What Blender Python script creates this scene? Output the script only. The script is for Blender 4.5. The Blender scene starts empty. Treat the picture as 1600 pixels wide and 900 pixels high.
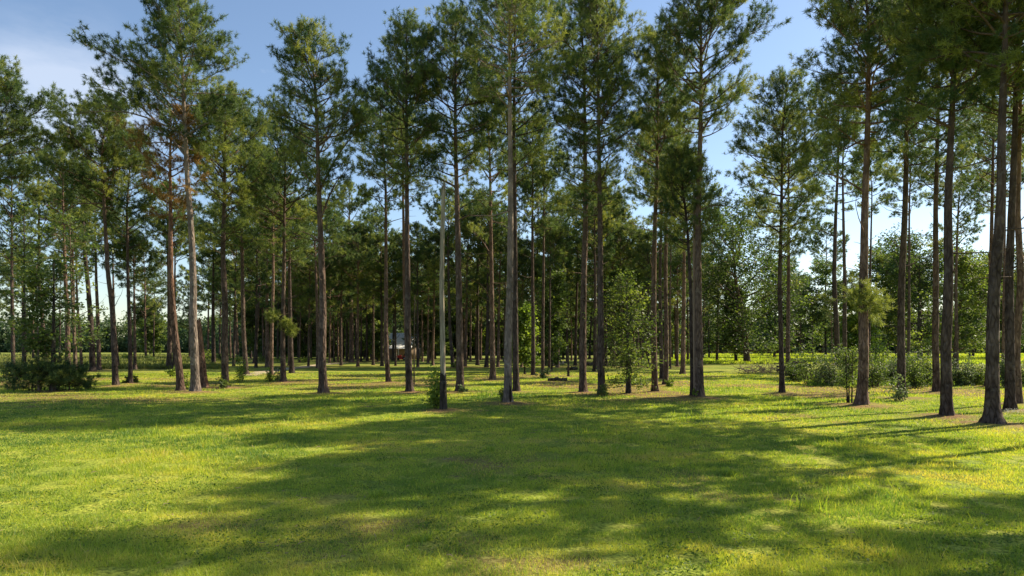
import bpy, math
import numpy as np
from math import radians as R, pi
S = bpy.context.scene
COL = S.collection

# ------------------------------------------------------------------ camera, sky, sun, exposure
CAMZ = 3.0
FPX = 24.0/36.0*1600.0            # focal length in photograph pixels
HOR = 540.0                       # horizon row of the photograph
cam = bpy.data.cameras.new('camera'); cam.lens = 24; cam.sensor_width = 36
cam.shift_y = 90.0/1600.0; cam.clip_end = 3000; cam.clip_start = 0.1
cam_o = bpy.data.objects.new('camera', cam); COL.objects.link(cam_o)
cam_o.location = (0, 0, CAMZ); cam_o.rotation_euler = (R(90), 0, 0)
S.camera = cam_o

SUN_AZ = R(64)                    # clockwise from +Y (view direction) towards +X
SUN_EL = R(38)
w = bpy.data.worlds.new('World'); S.world = w; w.use_nodes = True
nt = w.node_tree; nt.nodes.clear()
out = nt.nodes.new('ShaderNodeOutputWorld'); bg = nt.nodes.new('ShaderNodeBackground')
sky = nt.nodes.new('ShaderNodeTexSky'); sky.sky_type = 'NISHITA'; sky.sun_disc = False
sky.sun_elevation = SUN_EL; sky.sun_rotation = SUN_AZ
sky.air_density = 1.0; sky.dust_density = 0.45; sky.ozone_density = 1.6
bg.inputs['Strength'].default_value = 0.088
# thin clouds: noise over the sky direction
tc = nt.nodes.new('ShaderNodeTexCoord')
mp = nt.nodes.new('ShaderNodeMapping'); mp.inputs['Scale'].default_value = (1.0, 1.0, 3.2)
mp.inputs['Location'].default_value = (0.35, 0.2, 0.1)
nz = nt.nodes.new('ShaderNodeTexNoise'); nz.inputs['Scale'].default_value = 3.0
nz.inputs['Detail'].default_value = 7; nz.inputs['Roughness'].default_value = 0.55
cr = nt.nodes.new('ShaderNodeValToRGB'); cr.color_ramp.elements[0].position = 0.63
cr.color_ramp.elements[1].position = 0.80
cr.color_ramp.elements[1].color = (0.75, 0.75, 0.75, 1)
# one low bank of cloud at the far left
sub = nt.nodes.new('ShaderNodeVectorMath'); sub.operation = 'DISTANCE'
nrm = nt.nodes.new('ShaderNodeVectorMath'); nrm.operation = 'NORMALIZE'
cd = np.array([-700/FPX, 1.0, (540-150)/FPX]); cd /= np.linalg.norm(cd)
sub.inputs[1].default_value = tuple(cd)
ms = nt.nodes.new('ShaderNodeMapRange'); ms.inputs['From Min'].default_value = 0.05
ms.inputs['From Max'].default_value = 0.12; ms.inputs['To Min'].default_value = 0.5; ms.inputs['To Max'].default_value = 0
ad = nt.nodes.new('ShaderNodeMath'); ad.operation = 'MAXIMUM'
mul = nt.nodes.new('ShaderNodeMath'); mul.operation = 'MULTIPLY'
nz2 = nt.nodes.new('ShaderNodeMapRange'); nz2.inputs['From Min'].default_value = 0.34; nz2.inputs['From Max'].default_value = 0.56
mx = nt.nodes.new('ShaderNodeMixRGB'); mx.inputs['Color2'].default_value = (5.2, 5.6, 6.4, 1)
L = nt.links.new
L(tc.outputs['Generated'], nrm.inputs[0]); L(nrm.outputs[0], mp.inputs['Vector'])
L(mp.outputs[0], nz.inputs['Vector']); L(nz.outputs['Fac'], cr.inputs[0])
L(nrm.outputs[0], sub.inputs[0]); L(sub.outputs['Value'], ms.inputs['Value'])
L(nz.outputs['Fac'], nz2.inputs['Value']); L(ms.outputs[0], mul.inputs[0]); L(nz2.outputs[0], mul.inputs[1])
L(cr.outputs[0], ad.inputs[0]); L(mul.outputs[0], ad.inputs[1])
L(ad.outputs[0], mx.inputs['Fac']); L(sky.outputs[0], mx.inputs['Color1'])
L(mx.outputs[0], bg.inputs['Color']); L(bg.outputs[0], out.inputs['Surface'])

sl = bpy.data.lights.new('sun', 'SUN'); sl.energy = 5.0; sl.angle = R(0.55); sl.color = (1.0, 0.87, 0.64)
so = bpy.data.objects.new('sun', sl); COL.objects.link(so)
so.rotation_euler = (R(90)-SUN_EL, 0, pi-SUN_AZ)      # lamp's -Z points from the sun into the scene
S.view_settings.view_transform = 'Standard'; S.view_settings.look = 'None'
S.view_settings.exposure = 1.05; S.view_settings.gamma = 1
S.view_settings.use_curve_mapping = False
S.render.engine = 'CYCLES'
S.cycles.max_bounces = 6; S.cycles.diffuse_bounces = 3; S.cycles.transmission_bounces = 3
S.cycles.transparent_max_bounces = 4; S.cycles.caustics_reflective = False; S.cycles.caustics_refractive = False

# ------------------------------------------------------------------ helpers
def px(x, y, Y):
    """point at distance Y seen at photograph pixel (x, y)"""
    return np.array([(x-800)/FPX*Y, Y, CAMZ+(HOR-y)/FPX*Y])
def groundY(y): return CAMZ*FPX/(y-HOR)

def material(name, rough=0.9, spec=0.2):
    m = bpy.data.materials.new(name); m.use_nodes = True
    b = m.node_tree.nodes['Principled BSDF']
    b.inputs['Roughness'].default_value = rough; b.inputs['Specular IOR Level'].default_value = spec
    return m, m.node_tree, b
def node(nt, kind, **kw):
    n = nt.nodes.new(kind)
    for k, v in kw.items():
        if k in n.inputs: n.inputs[k].default_value = v
        else: setattr(n, k, v)
    return n
def ramp(nt, fac, stops):
    n = nt.nodes.new('ShaderNodeValToRGB'); e = n.color_ramp.elements
    while len(e) < len(stops): e.new(0.5)
    for i, (p, c) in enumerate(stops): e[i].position = p; e[i].color = (*c, 1)
    nt.links.new(fac, n.inputs[0]); return n.outputs[0]
def mixc(nt, fac, a, b, mode='MIX'):
    n = nt.nodes.new('ShaderNodeMixRGB'); n.blend_type = mode
    for s, v in ((0, fac), (1, a), (2, b)):
        if isinstance(v, (int, float)): n.inputs[s].default_value = v
        elif isinstance(v, tuple): n.inputs[s].default_value = (*v, 1)
        else: nt.links.new(v, n.inputs[s])
    return n.outputs[0]

def bark(name, dark, light, upper, scale=1.0):
    m, t, b = material(name, 0.95, 0.1)
    tc = t.nodes.new('ShaderNodeTexCoord'); mp = t.nodes.new('ShaderNodeMapping')
    mp.inputs['Scale'].default_value = (1, 1, 0.28); t.links.new(tc.outputs['Object'], mp.inputs[0])
    v = node(t, 'ShaderNodeTexVoronoi', feature='DISTANCE_TO_EDGE'); v.inputs['Scale'].default_value = 8*scale
    t.links.new(mp.outputs[0], v.inputs['Vector'])
    n = node(t, 'ShaderNodeTexNoise'); n.inputs['Scale'].default_value = 6*scale; n.inputs['Detail'].default_value = 6
    t.links.new(mp.outputs[0], n.inputs['Vector'])
    n3 = node(t, 'ShaderNodeTexNoise'); n3.inputs['Scale'].default_value = 1.1; n3.inputs['Detail'].default_value = 3
    t.links.new(tc.outputs['Object'], n3.inputs['Vector'])
    crack = ramp(t, v.outputs['Distance'], [(0.02, dark), (0.26, light)])
    col = mixc(t, ramp(t, n.outputs['Fac'], [(0.4, (0, 0, 0)), (0.7, (0.8, 0.8, 0.8))]), crack, tuple(1.25*q for q in light))
    sp = t.nodes.new('ShaderNodeSeparateXYZ'); t.links.new(tc.outputs['Object'], sp.inputs[0])
    mr = node(t, 'ShaderNodeMapRange'); mr.inputs['From Min'].default_value = 4; mr.inputs['From Max'].default_value = 17
    t.links.new(sp.outputs['Z'], mr.inputs['Value'])
    col = mixc(t, mr.outputs[0], col, mixc(t, n.outputs['Fac'], upper, light))
    pat = ramp(t, n3.outputs['Fac'], [(0.35, (0.6, 0.6, 0.6)), (0.65, (1.2, 1.17, 1.15))])
    col = mixc(t, 1.0, col, pat, 'MULTIPLY')
    # lichen blotches and a tone that differs from tree to tree
    n4 = node(t, 'ShaderNodeTexNoise'); n4.inputs['Scale'].default_value = 2.6; n4.inputs['Detail'].default_value = 5; n4.inputs['Roughness'].default_value = .65
    t.links.new(tc.outputs['Object'], n4.inputs['Vector'])
    col = mixc(t, ramp(t, n4.outputs['Fac'], [(0.56, (0, 0, 0)), (0.64, (0.55, 0.55, 0.55))]), col, (light[0]*1.5, light[1]*1.65, light[2]*1.6))
    oi = t.nodes.new('ShaderNodeObjectInfo')
    col = mixc(t, 1.0, col, ramp(t, oi.outputs['Random'], [(0, (0.55, 0.55, 0.58)), (0.5, (0.85, 0.83, 0.82)), (1, (1.40, 1.22, 1.10))]), 'MULTIPLY')
    t.links.new(col, b.inputs['Base Color'])
    bp = node(t, 'ShaderNodeBump'); bp.inputs['Strength'].default_value = 1.0; bp.inputs['Distance'].default_value = 0.09
    ma = node(t, 'ShaderNodeMath', operation='ADD'); t.links.new(v.outputs['Distance'], ma.inputs[0]); t.links.new(n.outputs['Fac'], ma.inputs[1])
    t.links.new(ma.outputs[0], bp.inputs['Height']); t.links.new(bp.outputs[0], b.inputs['Normal'])
    return m
BARK = bark('pine_bark', (0.045, 0.032, 0.026), (0.135, 0.104, 0.090), (0.155, 0.105, 0.082))
BARKG = bark('grey_pine_bark', (0.10, 0.085, 0.075), (0.20, 0.172, 0.155), (0.25, 0.20, 0.165))
BARKR = bark('rusty_pine_bark', (0.05, 0.032, 0.026), (0.17, 0.115, 0.09), (0.42, 0.20, 0.10))
BARKO = bark('oak_bark', (0.03, 0.026, 0.022), (0.13, 0.11, 0.09), (0.12, 0.10, 0.08))

def foliage(name, stops, trans, tmix=0.38, rough=0.55):
    """leaf colour from the per-leaf attribute 'tint', light shining through from behind"""
    m, t, b = material(name, rough, 0.25)
    a = node(t, 'ShaderNodeAttribute', attribute_name='tint')
    col = ramp(t, a.outputs['Fac'], stops)
    t.links.new(col, b.inputs['Base Color'])
    tr = t.nodes.new('ShaderNodeBsdfTranslucent')
    t.links.new(mixc(t, 1.0, col, trans, 'MULTIPLY'), tr.inputs['Color'])
    mx = t.nodes.new('ShaderNodeMixShader'); mx.inputs[0].default_value = tmix
    o = t.nodes['Material Output']
    t.links.new(b.outputs[0], mx.inputs[1]); t.links.new(tr.outputs[0], mx.inputs[2]); t.links.new(mx.outputs[0], o.inputs['Surface'])
    return m
NEEDLE = foliage('pine_needles', [(0, (0.024, 0.056, 0.030)), (0.45, (0.082, 0.128, 0.046)), (0.8, (0.205, 0.240, 0.068)), (1, (0.25, 0.27, 0.07))], (1.9, 1.8, 0.9), 0.38)
# rust: dead needles still hanging
NEEDLEB = foliage('brown_needles', [(0, (0.12, 0.08, 0.03)), (0.5, (0.22, 0.145, 0.05)), (1, (0.30, 0.20, 0.07))], (1.6, 1.3, 0.8), 0.3)
LEAF = foliage('broad_leaves', [(0, (0.034, 0.056, 0.024)), (0.5, (0.075, 0.110, 0.034)), (1, (0.17, 0.20, 0.05))], (2.2, 2.3, 0.9), 0.38)
LEAFB = foliage('bright_leaves', [(0, (0.06, 0.10, 0.02)), (0.5, (0.14, 0.20, 0.035)), (1, (0.26, 0.31, 0.06))], (2.0, 2.1, 0.8), 0.38)
LEAFP = foliage('pale_shrub_leaves', [(0, (0.035, 0.06, 0.025)), (0.5, (0.10, 0.14, 0.06)), (1, (0.26, 0.31, 0.17))], (1.4, 1.5, 0.8), 0.3)
FIELDM = foliage('field_weeds', [(0, (0.07, 0.10, 0.03)), (0.5, (0.17, 0.19, 0.05)), (1, (0.32, 0.29, 0.12))], (1.6, 1.6, .8), 0.35)
GRASS = foliage('grass_blades', [(0, (0.082, 0.158, 0.042)), (0.5, (0.275, 0.348, 0.055)), (0.85, (0.44, 0.42, 0.085)), (1, (0.44, 0.36, 0.15))], (1.9, 1.9, 0.6), 0.42)
WOOD = foliage('distant_wood_leaves', [(0, (0.035, 0.065, 0.035)), (0.5, (0.07, 0.11, 0.05)), (1, (0.14, 0.18, 0.07))], (1.8, 1.9, 1.0), 0.3)

def mesh_obj(name, V, F, mats, parent=None, tint=None, mi=None, smooth=False, loc=None):
    """V (n,3); F (m,k) one face size, or a list of such arrays"""
    V = np.asarray(V, dtype=np.float32)
    Fs = F if isinstance(F, list) else [F]
    Fs = [np.asarray(f, dtype=np.int32) for f in Fs if len(f)]
    me = bpy.data.meshes.new(name)
    me.vertices.add(len(V)); me.vertices.foreach_set('co', V.ravel())
    idx = np.concatenate([f.ravel() for f in Fs]); tot = np.concatenate([np.full(len(f), f.shape[1], np.int32) for f in Fs])
    st = np.concatenate([[0], np.cumsum(tot)[:-1]]).astype(np.int32)
    me.loops.add(len(idx)); me.loops.foreach_set('vertex_index', idx)
    me.polygons.add(len(tot)); me.polygons.foreach_set('loop_start', st)
    if mi is not None: me.polygons.foreach_set('material_index', np.asarray(mi, np.int32))
    if smooth: me.polygons.foreach_set('use_smooth', np.ones(len(tot), bool))
    for m in (mats if isinstance(mats, (list, tuple)) else [mats]): me.materials.append(m)
    me.update(calc_edges=True)
    if tint is not None:
        at = me.attributes.new('tint', 'FLOAT', 'POINT'); at.data.foreach_set('value', np.asarray(tint, np.float32))
    o = bpy.data.objects.new(name, me); COL.objects.link(o)
    if parent is not None: o.parent = parent
    if loc is not None: o.location = loc
    return o

def tag(o, label=None, cat=None, group=None, kind=None):
    if label: o['label'] = label
    if cat: o['category'] = cat
    if group: o['group'] = group
    if kind: o['kind'] = kind
    return o
def empty(name, loc, label, cat, group=None, rz=0):
    o = bpy.data.objects.new(name, None); COL.objects.link(o); o.location = tuple(loc)
    o.rotation_euler[2] = rz; o.empty_display_size = 0.3
    return tag(o, label, cat, group)
def copy_tree(o, parent=None):
    c = o.copy(); COL.objects.link(c); c.parent = parent
    for ch in o.children: copy_tree(ch, c)
    return c

def unit(v): return v/np.maximum(np.linalg.norm(v, axis=-1, keepdims=True), 1e-9)

class Geo:
    """collects vertices, faces and a tint value per vertex"""
    def __init__(s): s.V = []; s.Q = []; s.T = []; s.t = []; s.n = 0; s.qm = []; s.tm = []
    def add(s, V, Q=None, T=None, tint=0.5, m=0):
        V = np.asarray(V, float).reshape(-1, 3)
        s.V.append(V); s.t.append(np.broadcast_to(tint, (len(V),)) if np.ndim(tint) == 0 else np.asarray(tint))
        if Q is not None and len(Q): s.Q.append(np.asarray(Q)+s.n); s.qm.append(np.full(len(Q), m))
        if T is not None and len(T): s.T.append(np.asarray(T)+s.n); s.tm.append(np.full(len(T), m))
        s.n += len(V)
    def tubes(s, P, Rr, sides=5, cap=False, m=0):
        """P (nb,k,3) polylines, Rr (nb,k) radii"""
        P = np.asarray(P, float); Rr = np.asarray(Rr, float)
        if P.ndim == 2: P = P[None]; Rr = Rr[None]
        nb, k, _ = P.shape
        if nb == 0: return
        T = np.empty_like(P); T[:, 1:-1] = P[:, 2:]-P[:, :-2]; T[:, 0] = P[:, 1]-P[:, 0]; T[:, -1] = P[:, -1]-P[:, -2]
        T = unit(T)
        mean = unit(P[:, -1]-P[:, 0]); ref = np.where(np.abs(mean[:, 2:3]) > 0.8, np.array([[1., 0, 0]]), np.array([[0., 0, 1.]]))
        U = unit(np.cross(T, ref[:, None, :])); W = np.cross(T, U)
        a = np.arange(sides)/sides*2*pi
        ring = P[:, :, None, :]+Rr[:, :, None, None]*(np.cos(a)[None, None, :, None]*U[:, :, None, :]+np.sin(a)[None, None, :, None]*W[:, :, None, :])
        base = (np.arange(nb)*k*sides)[:, None, None]+(np.arange(k-1)*sides)[None, :, None]
        i = np.arange(sides)[None, None, :]; j = (i+1) % sides
        Q = np.stack([base+i, base+j, base+sides+j, base+sides+i], -1).reshape(-1, 4)
        s.add(ring.reshape(-1, 3), Q=Q, m=m)
        if cap:
            for b in range(nb):
                o = b*k*sides+(k-1)*sides
                c = P[b, -1]; n0 = s.n
                rv = ring[b, -1]
                s.add(np.vstack([rv, c[None]]), T=[[q, (q+1) % sides, sides] for q in range(sides)], m=m)
    def box(s, x0, x1, y0, y1, z0, z1, m=0):
        V = [(x, y, z) for z in (z0, z1) for y in (y0, y1) for x in (x0, x1)]
        s.add(V, Q=[[0, 2, 3, 1], [4, 5, 7, 6], [0, 1, 5, 4], [2, 6, 7, 3], [0, 4, 6, 2], [1, 3, 7, 5]], m=m)
    def build(s, name, mats, parent=None, smooth=False, tint=False):
        F = []; mi = []
        if s.Q: F.append(np.concatenate(s.Q)); mi.append(np.concatenate(s.qm))
        if s.T: F.append(np.concatenate(s.T)); mi.append(np.concatenate(s.tm))
        return mesh_obj(name, np.concatenate(s.V), F, mats, parent, np.concatenate(s.t) if tint else None, np.concatenate(mi), smooth)

def needles(g, C, D, rng, n=18, ln=0.24, wd=0.03, tint=None, spread=0.95):
    """tufts of long needles: C (k,3) centres, D (k,3) shoot directions"""
    k = len(C)
    if k == 0: return
    d = unit(D[:, None, :]+spread*rng.normal(size=(k, n, 3)))
    l = ln*rng.uniform(0.7, 1.25, (k, n, 1))
    side = unit(np.cross(d, rng.normal(size=(k, n, 3))))*wd*0.5
    c = C[:, None, :]+d*0.02+D[:, None, :]*rng.uniform(-0.10, 0.10, (k, n, 1))
    V = np.stack([c-side, c+side, c+d*l+np.array([0, 0, -0.02])], 2).reshape(-1, 3)
    T = np.arange(k*n*3).reshape(-1, 3)
    if tint is None: tint = rng.uniform(0.2, 0.8, k)
    tt = np.clip(tint[:, None]+rng.normal(0, 0.06, (k, n)), 0, 1)
    g.add(V, T=T, tint=np.repeat(tt.ravel(), 3))

def leaves(g, C, rng, n=14, rad=0.3, size=0.12, tint=None, flat=0.7):
    """clusters of pointed leaves: rhombus faces round each centre"""
    k = len(C)
    if k == 0: return
    p = C[:, None, :]+rng.normal(size=(k, n, 3))*rad*np.array([0.6, 0.6, 0.6*flat])
    d = unit(rng.normal(size=(k, n, 3))*np.array([1, 1, 0.55])+np.array([0, 0, -0.15]))
    s = unit(np.cross(d, rng.normal(size=(k, n, 3))+np.array([0, 0, 1.2])))
    L_ = size*rng.uniform(0.7, 1.3, (k, n, 1))
    V = np.stack([p-d*L_*0.5, p+s*L_*0.30, p+d*L_*0.55, p-s*L_*0.30], 2).reshape(-1, 3)
    Q = np.arange(k*n*4).reshape(-1, 4)
    if tint is None: tint = rng.uniform(0.2, 0.8, k)
    tt = np.clip(tint[:, None]+rng.normal(0, 0.10, (k, n)), 0, 1)
    g.add(V, Q=Q, tint=np.repeat(tt.ravel(), 4))

def trunk_mesh(g, path, r0, rtop, rng, flare=0.45, sides=14, wob=0.0):
    """path: (n,3) from base to tip, finely resampled; buttressed base"""
    z = path[:, 2]; H = z[-1]
    zz = np.unique(np.concatenate([[0-0.25, 0, 0.12, 0.28, 0.5, 0.8, 1.2], np.arange(1.7, H, max(0.55, H/36)), [H]]))
    X = np.interp(zz, z, path[:, 0]); Y = np.interp(zz, z, path[:, 1])
    ker = np.array([0.25, 0.5, 0.25])
    for _ in range(3):
        X[1:-1] = np.convolve(X, ker, 'valid'); Y[1:-1] = np.convolve(Y, ker, 'valid')
    rr = r0+(rtop-r0)*np.clip(zz/H, 0, 1)**1.15
    fl = r0*flare*np.exp(-np.clip(zz, -0.1, 99)/0.38)
    a = np.arange(sides)/sides*2*pi
    but = 1+0.22*np.cos(a*5+rng.uniform(0, 6))[None]*np.exp(-np.clip(zz, 0, 99)/0.5)[:, None] + 0.035*rng.normal(size=(len(zz), sides))
    Rr = (rr+fl)[:, None]*but
    V = np.stack([X[:, None]+Rr*np.cos(a), Y[:, None]+Rr*np.sin(a), np.broadcast_to(zz[:, None], Rr.shape)], -1)
    k = len(zz); i = np.arange(sides)[None]; j = (i+1) % sides; b = (np.arange(k-1)*sides)[:, None]
    Q = np.stack([b+i, b+j, b+sides+j, b+sides+i], -1).reshape(-1, 4)
    g.add(V.reshape(-1, 3), Q=Q)
    return (lambda q: np.stack([np.interp(q, zz, X), np.interp(q, zz, Y), q], -1)), (lambda q: np.interp(q, zz, rr))

def limb_curve(p0, d, L_, k, rng, up=0.25, wob=0.12):
    """a limb as k points, rising towards its tip with a few kinks"""
    pts = [p0]; dd = np.array(d, float)
    for i in range(k-1):
        dd = dd+rng.normal(size=3)*wob+np.array([0, 0, up/(k-1)])
        dd /= np.linalg.norm(dd); pts.append(pts[-1]+dd*L_/(k-1))
    return np.array(pts)

def dress_limbs(gw, gf, Ps, Ls, rng, tstep, nn, ln, wd, tbase, thin=1.0, inner=0.28, r_sec=0.016):
    """side shoots and needle tufts along every limb"""
    for P, L_ in zip(Ps, Ls):
        k = len(P)
        ns = max(4, int(L_*(1-inner)/0.27*thin))
        t = inner+(1-inner)*(np.arange(ns)+rng.uniform(0.1, 0.9, ns))/ns; t = np.append(t, 1.0); ns += 1
        f = t*(k-1); i = np.minimum(f.astype(int), k-2); fr = (f-i)[:, None]
        p = P[i]*(1-fr)+P[i+1]*fr; d = unit(P[i+1]-P[i])
        hz = unit(np.cross(d, [0, 0, 1.]))
        sgn = np.where(np.arange(ns) % 2 == 0, 1., -1.)[:, None]
        ang = rng.uniform(0.5, 1.15, ns)[:, None]; ang[-1] = 0.0
        sd = unit(d*np.cos(ang)+hz*sgn*np.sin(ang)+np.array([0, 0, 1.])*rng.normal(0.25, 0.38, ns)[:, None])
        sl_ = (0.36*L_*(1.18-t)+0.5)*rng.uniform(0.65, 1.35, ns); sl_ = np.minimum(sl_, 2.1)
        m = 4; u = np.linspace(0, 1, m)[None, :, None]
        bend = rng.normal(size=(ns, 1, 3))*0.10+np.array([0, 0, 0.22])
        SP = p[:, None, :]+sd[:, None, :]*u*sl_[:, None, None]+bend*(u**2)*sl_[:, None, None]
        SR = np.linspace(r_sec, r_sec*0.4, m)[None]*np.ones((ns, 1))
        gw.tubes(SP, SR, 3)
        ctint = np.clip(tbase+rng.normal(0, 0.17)+rng.normal(0, 0.14, ns), 0, 0.93)
        for a in range(ns):
            nt_ = max(3, int(sl_[a]*0.95/tstep))
            q = 0.36+0.66*((np.arange(nt_)+1)/nt_)**0.8
            c = np.stack([np.interp(q, u[0, :, 0], SP[a, :, x]) for x in range(3)], -1)+rng.normal(size=(nt_, 3))*np.array([0.17, 0.17, 0.10])
            dr = unit(sd[a][None]+np.array([0, 0, 0.55])+rng.normal(size=(nt_, 3))*0.35)
            needles(gf, c, dr, rng, nn, ln, wd, np.full(nt_, ctint[a]))

NT = 0
def pine(name, loc, path, r0, cb, H, rl, rr, rng, label, cat='pine tree', group=None, nl=34, lod=1.0, mat=None, fmat=None,
         tbase=0.45, stubs=11, extras=(), tufts=(), thin=1.0, flare=0.45, low=(), grow_to=None, shape=0.45):
    """path: (n,3) relative to loc; crown from height cb to H, reach rl to the left and rr to the right"""
    root = empty(name, loc, label, cat, group)
    gw, gf = Geo(), Geo()
    at, rad = trunk_mesh(gw, path, r0, 0.035, rng, flare=flare, sides=14 if lod <= 1.3 else 9)
    ln = 0.245*lod**0.5; wd = 0.025*lod**0.95; tstep = 0.125*lod**0.7; nn = max(11, int(27/lod**0.4))
    nl = int(nl*1.45)
    z = cb+(H-0.5-cb)*((np.arange(nl)+rng.uniform(0, 0.7, nl))/nl)**0.92
    Ps, Ls = [], []; az = rng.uniform(0, 6.28)
    for q in z:
        t = (q-cb)/(H-cb); az += 2.4+rng.normal()*0.35
        reach = rl+(rr-rl)*(0.5+0.5*math.cos(az)); 
        prof = (min(1.0, shape+1.35*t))*max(0.0, 1-t**2.3)**0.7
        L_ = max(1.0, (1.30+0.15*t)*reach*prof*rng.uniform(0.55, 1.12))
        if t < 0.3 and rng.uniform() < 0.30: continue
        el = R(4+50*t**1.2)+rng.normal()*0.16
        L_ = min(L_, max(0.6, ((H-q)*0.92+0.1)/max(0.15, math.sin(el)+0.22)))
        d = np.array([math.cos(az)*math.cos(el), math.sin(az)*math.cos(el), math.sin(el)])
        k = 7; P = limb_curve(at(np.array(q)), d, L_, k, rng, up=0.40-0.32*t, wob=0.10)
        Ps.append(P); Ls.append(L_)
    for p0z, tip in list(extras):
        a = at(np.array(p0z)); tip = np.asarray(tip, float); k = 9; tip = a+(tip-a)*(1-min(.3, 1.6/np.linalg.norm(tip-a)))
        u = np.linspace(0, 1, k)[:, None]; Lx = np.linalg.norm(tip-a)
        P = a+(tip-a)*u+np.array([0, 0, 1])*np.sin(u*pi)*Lx*0.10+np.cumsum(rng.normal(size=(k, 3))*0.05*Lx/6, 0)*u
        Ps.append(P); Ls.append(Lx)
    for P, L_ in zip(Ps, Ls):
        rb = min(0.022*L_**0.9+0.012, rad(P[0, 2])*0.6)
        gw.tubes(P, np.linspace(rb, 0.012, len(P)), 5)
    dress_limbs(gw, gf, Ps, Ls, rng, tstep, nn, ln, wd, tbase, thin)
    # leading shoot
    tip = at(np.array(H)); c = tip+rng.normal(size=(14, 3))*np.array([0.25, 0.25, 0.3])
    needles(gf, c, np.tile([0, 0, 1.], (14, 1)), rng, nn, ln, wd, np.full(14, tbase))
    # short shoots of needles lower on the trunk
    for (q, dx, dy, rd) in tufts:
        nt_ = int(26*rd/0.8); a = at(np.array(q))
        for _ in range(6):
            e = a+np.array([dx, dy, 0])+rng.normal(size=3)*rd*0.4
            gw.tubes(np.array([a, (a+e)/2+[0, 0, 0.05], e]), [0.014, 0.01, 0.006], 3)
        c = a+np.array([dx, dy, 0])+rng.normal(size=(nt_*4, 3))*rd*0.42
        needles(gf, c, unit(c-a+[0, 0, 0.3]), rng, nn, ln*0.9, wd, np.full(len(c), 0.72))
    # dead stubs and bare limbs below the crown
    for i in range(stubs):
        q = cb*rng.uniform(0.45, 1.02); a = rng.uniform(0, 6.28); e = rng.uniform(-0.1, 0.7)
        d = np.array([math.cos(a)*math.cos(e), math.sin(a)*math.cos(e), math.sin(e)])
        L_ = rng.choice([0.25, 0.5, 0.9, 2.2]) * rng.uniform(0.7, 1.3)
        P = limb_curve(at(np.array(q)), d, L_, 5, rng, up=0.3, wob=0.16)
        gw.tubes(P, np.linspace(0.014+0.008*L_, 0.007, 5), 4)
    gw.build('trunk', mat or BARK, root, smooth=True)
    gf.build('crown', fmat or NEEDLE, root, tint=True)
    global NT; NT += sum(len(x) for x in gf.T)
    return root

def broadleaf(name, loc, H, Rx, z0, r0, rng, label, cat='broadleaf tree', group=None, nlimb=9, ncl=9, leaf=0.16, nleaf=16, mat=None,
              tbase=0.45, path=None, bmat=None, clrad=0.55, flat=0.7, Ry=None, stems=1, shape=0.9):
    """a trunk that divides into rising limbs; leaf clusters fill an uneven crown from z0 to H"""
    root = empty(name, loc, label, cat, group)
    gw, gf = Geo(), Geo(); Ry = Ry or Rx
    for s in range(stems):
        off = rng.normal(size=2)*0.12*(stems > 1)
        lean = rng.normal(size=2)*Rx*0.18
        P = np.array([[off[0], off[1], 0], [off[0]+lean[0]*0.3, off[1]+lean[1]*0.3, H*0.3], [off[0]+lean[0]*0.8, off[1]+lean[1]*0.8, H*0.6], [off[0]+lean[0], off[1]+lean[1], H*0.93]]) if path is None else path
        at, rad = trunk_mesh(gw, P, r0, 0.02, rng, flare=0.4, sides=9)
        for l in range(nlimb):
            q = z0*0.55+(H*0.88-z0*0.55)*(l+rng.uniform(0, 0.9))/nlimb
            t = np.clip((q-z0*0.6)/(H-z0*0.6), 0, 1); az = l*2.4+rng.normal()*0.4+s*2
            ex = math.sqrt(max(0.08, 1-(abs(t-0.35)/0.75)**2.2))
            L_ = math.hypot(Rx*math.cos(az), Ry*math.sin(az))*ex*rng.uniform(0.75, 1.15)*shape
            el = 0.25+0.75*t+rng.normal()*0.12
            d = np.array([math.cos(az)*math.cos(el), math.sin(az)*math.cos(el), math.sin(el)])
            P2 = limb_curve(at(np.array(q)), d, L_, 6, rng, up=0.15, wob=0.16)
            gw.tubes(P2, np.linspace(max(0.012, r0*0.38*(1-t*0.6)), 0.012, 6), 5)
            u = rng.uniform(0.35, 1.05, ncl)
            c = np.stack([np.interp(u, np.linspace(0, 1, 6), P2[:, x]) for x in range(3)], -1)
            e = c+rng.normal(size=(ncl, 3))*np.array([1, 1, 0.75])*L_*0.26
            e[:, 2] = np.maximum(e[:, 2], z0*0.75)
            mid = (c+e)/2+rng.normal(size=(ncl, 3))*0.05*L_
            gw.tubes(np.stack([c, mid, e], 1), np.tile([0.02*max(1, r0/0.12)**0.5, 0.012, 0.006], (ncl, 1))*min(1, H/5), 3)
            ct = np.clip(tbase+rng.normal(0, 0.13)+rng.normal(0, 0.14, ncl), 0, 1)
            for _ in range(2):
                leaves(gf, e+rng.normal(size=e.shape)*clrad*0.5, rng, nleaf, clrad, leaf, ct, flat)
            leaves(gf, mid, rng, nleaf//2, clrad*0.8, leaf, ct, flat)
    gw.build('trunk' if r0 > 0.045 else 'stem', bmat or BARKO, root, smooth=True)
    gf.build('crown' if r0 > 0.045 else 'foliage', mat or LEAF, root, tint=True)
    return root

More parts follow.
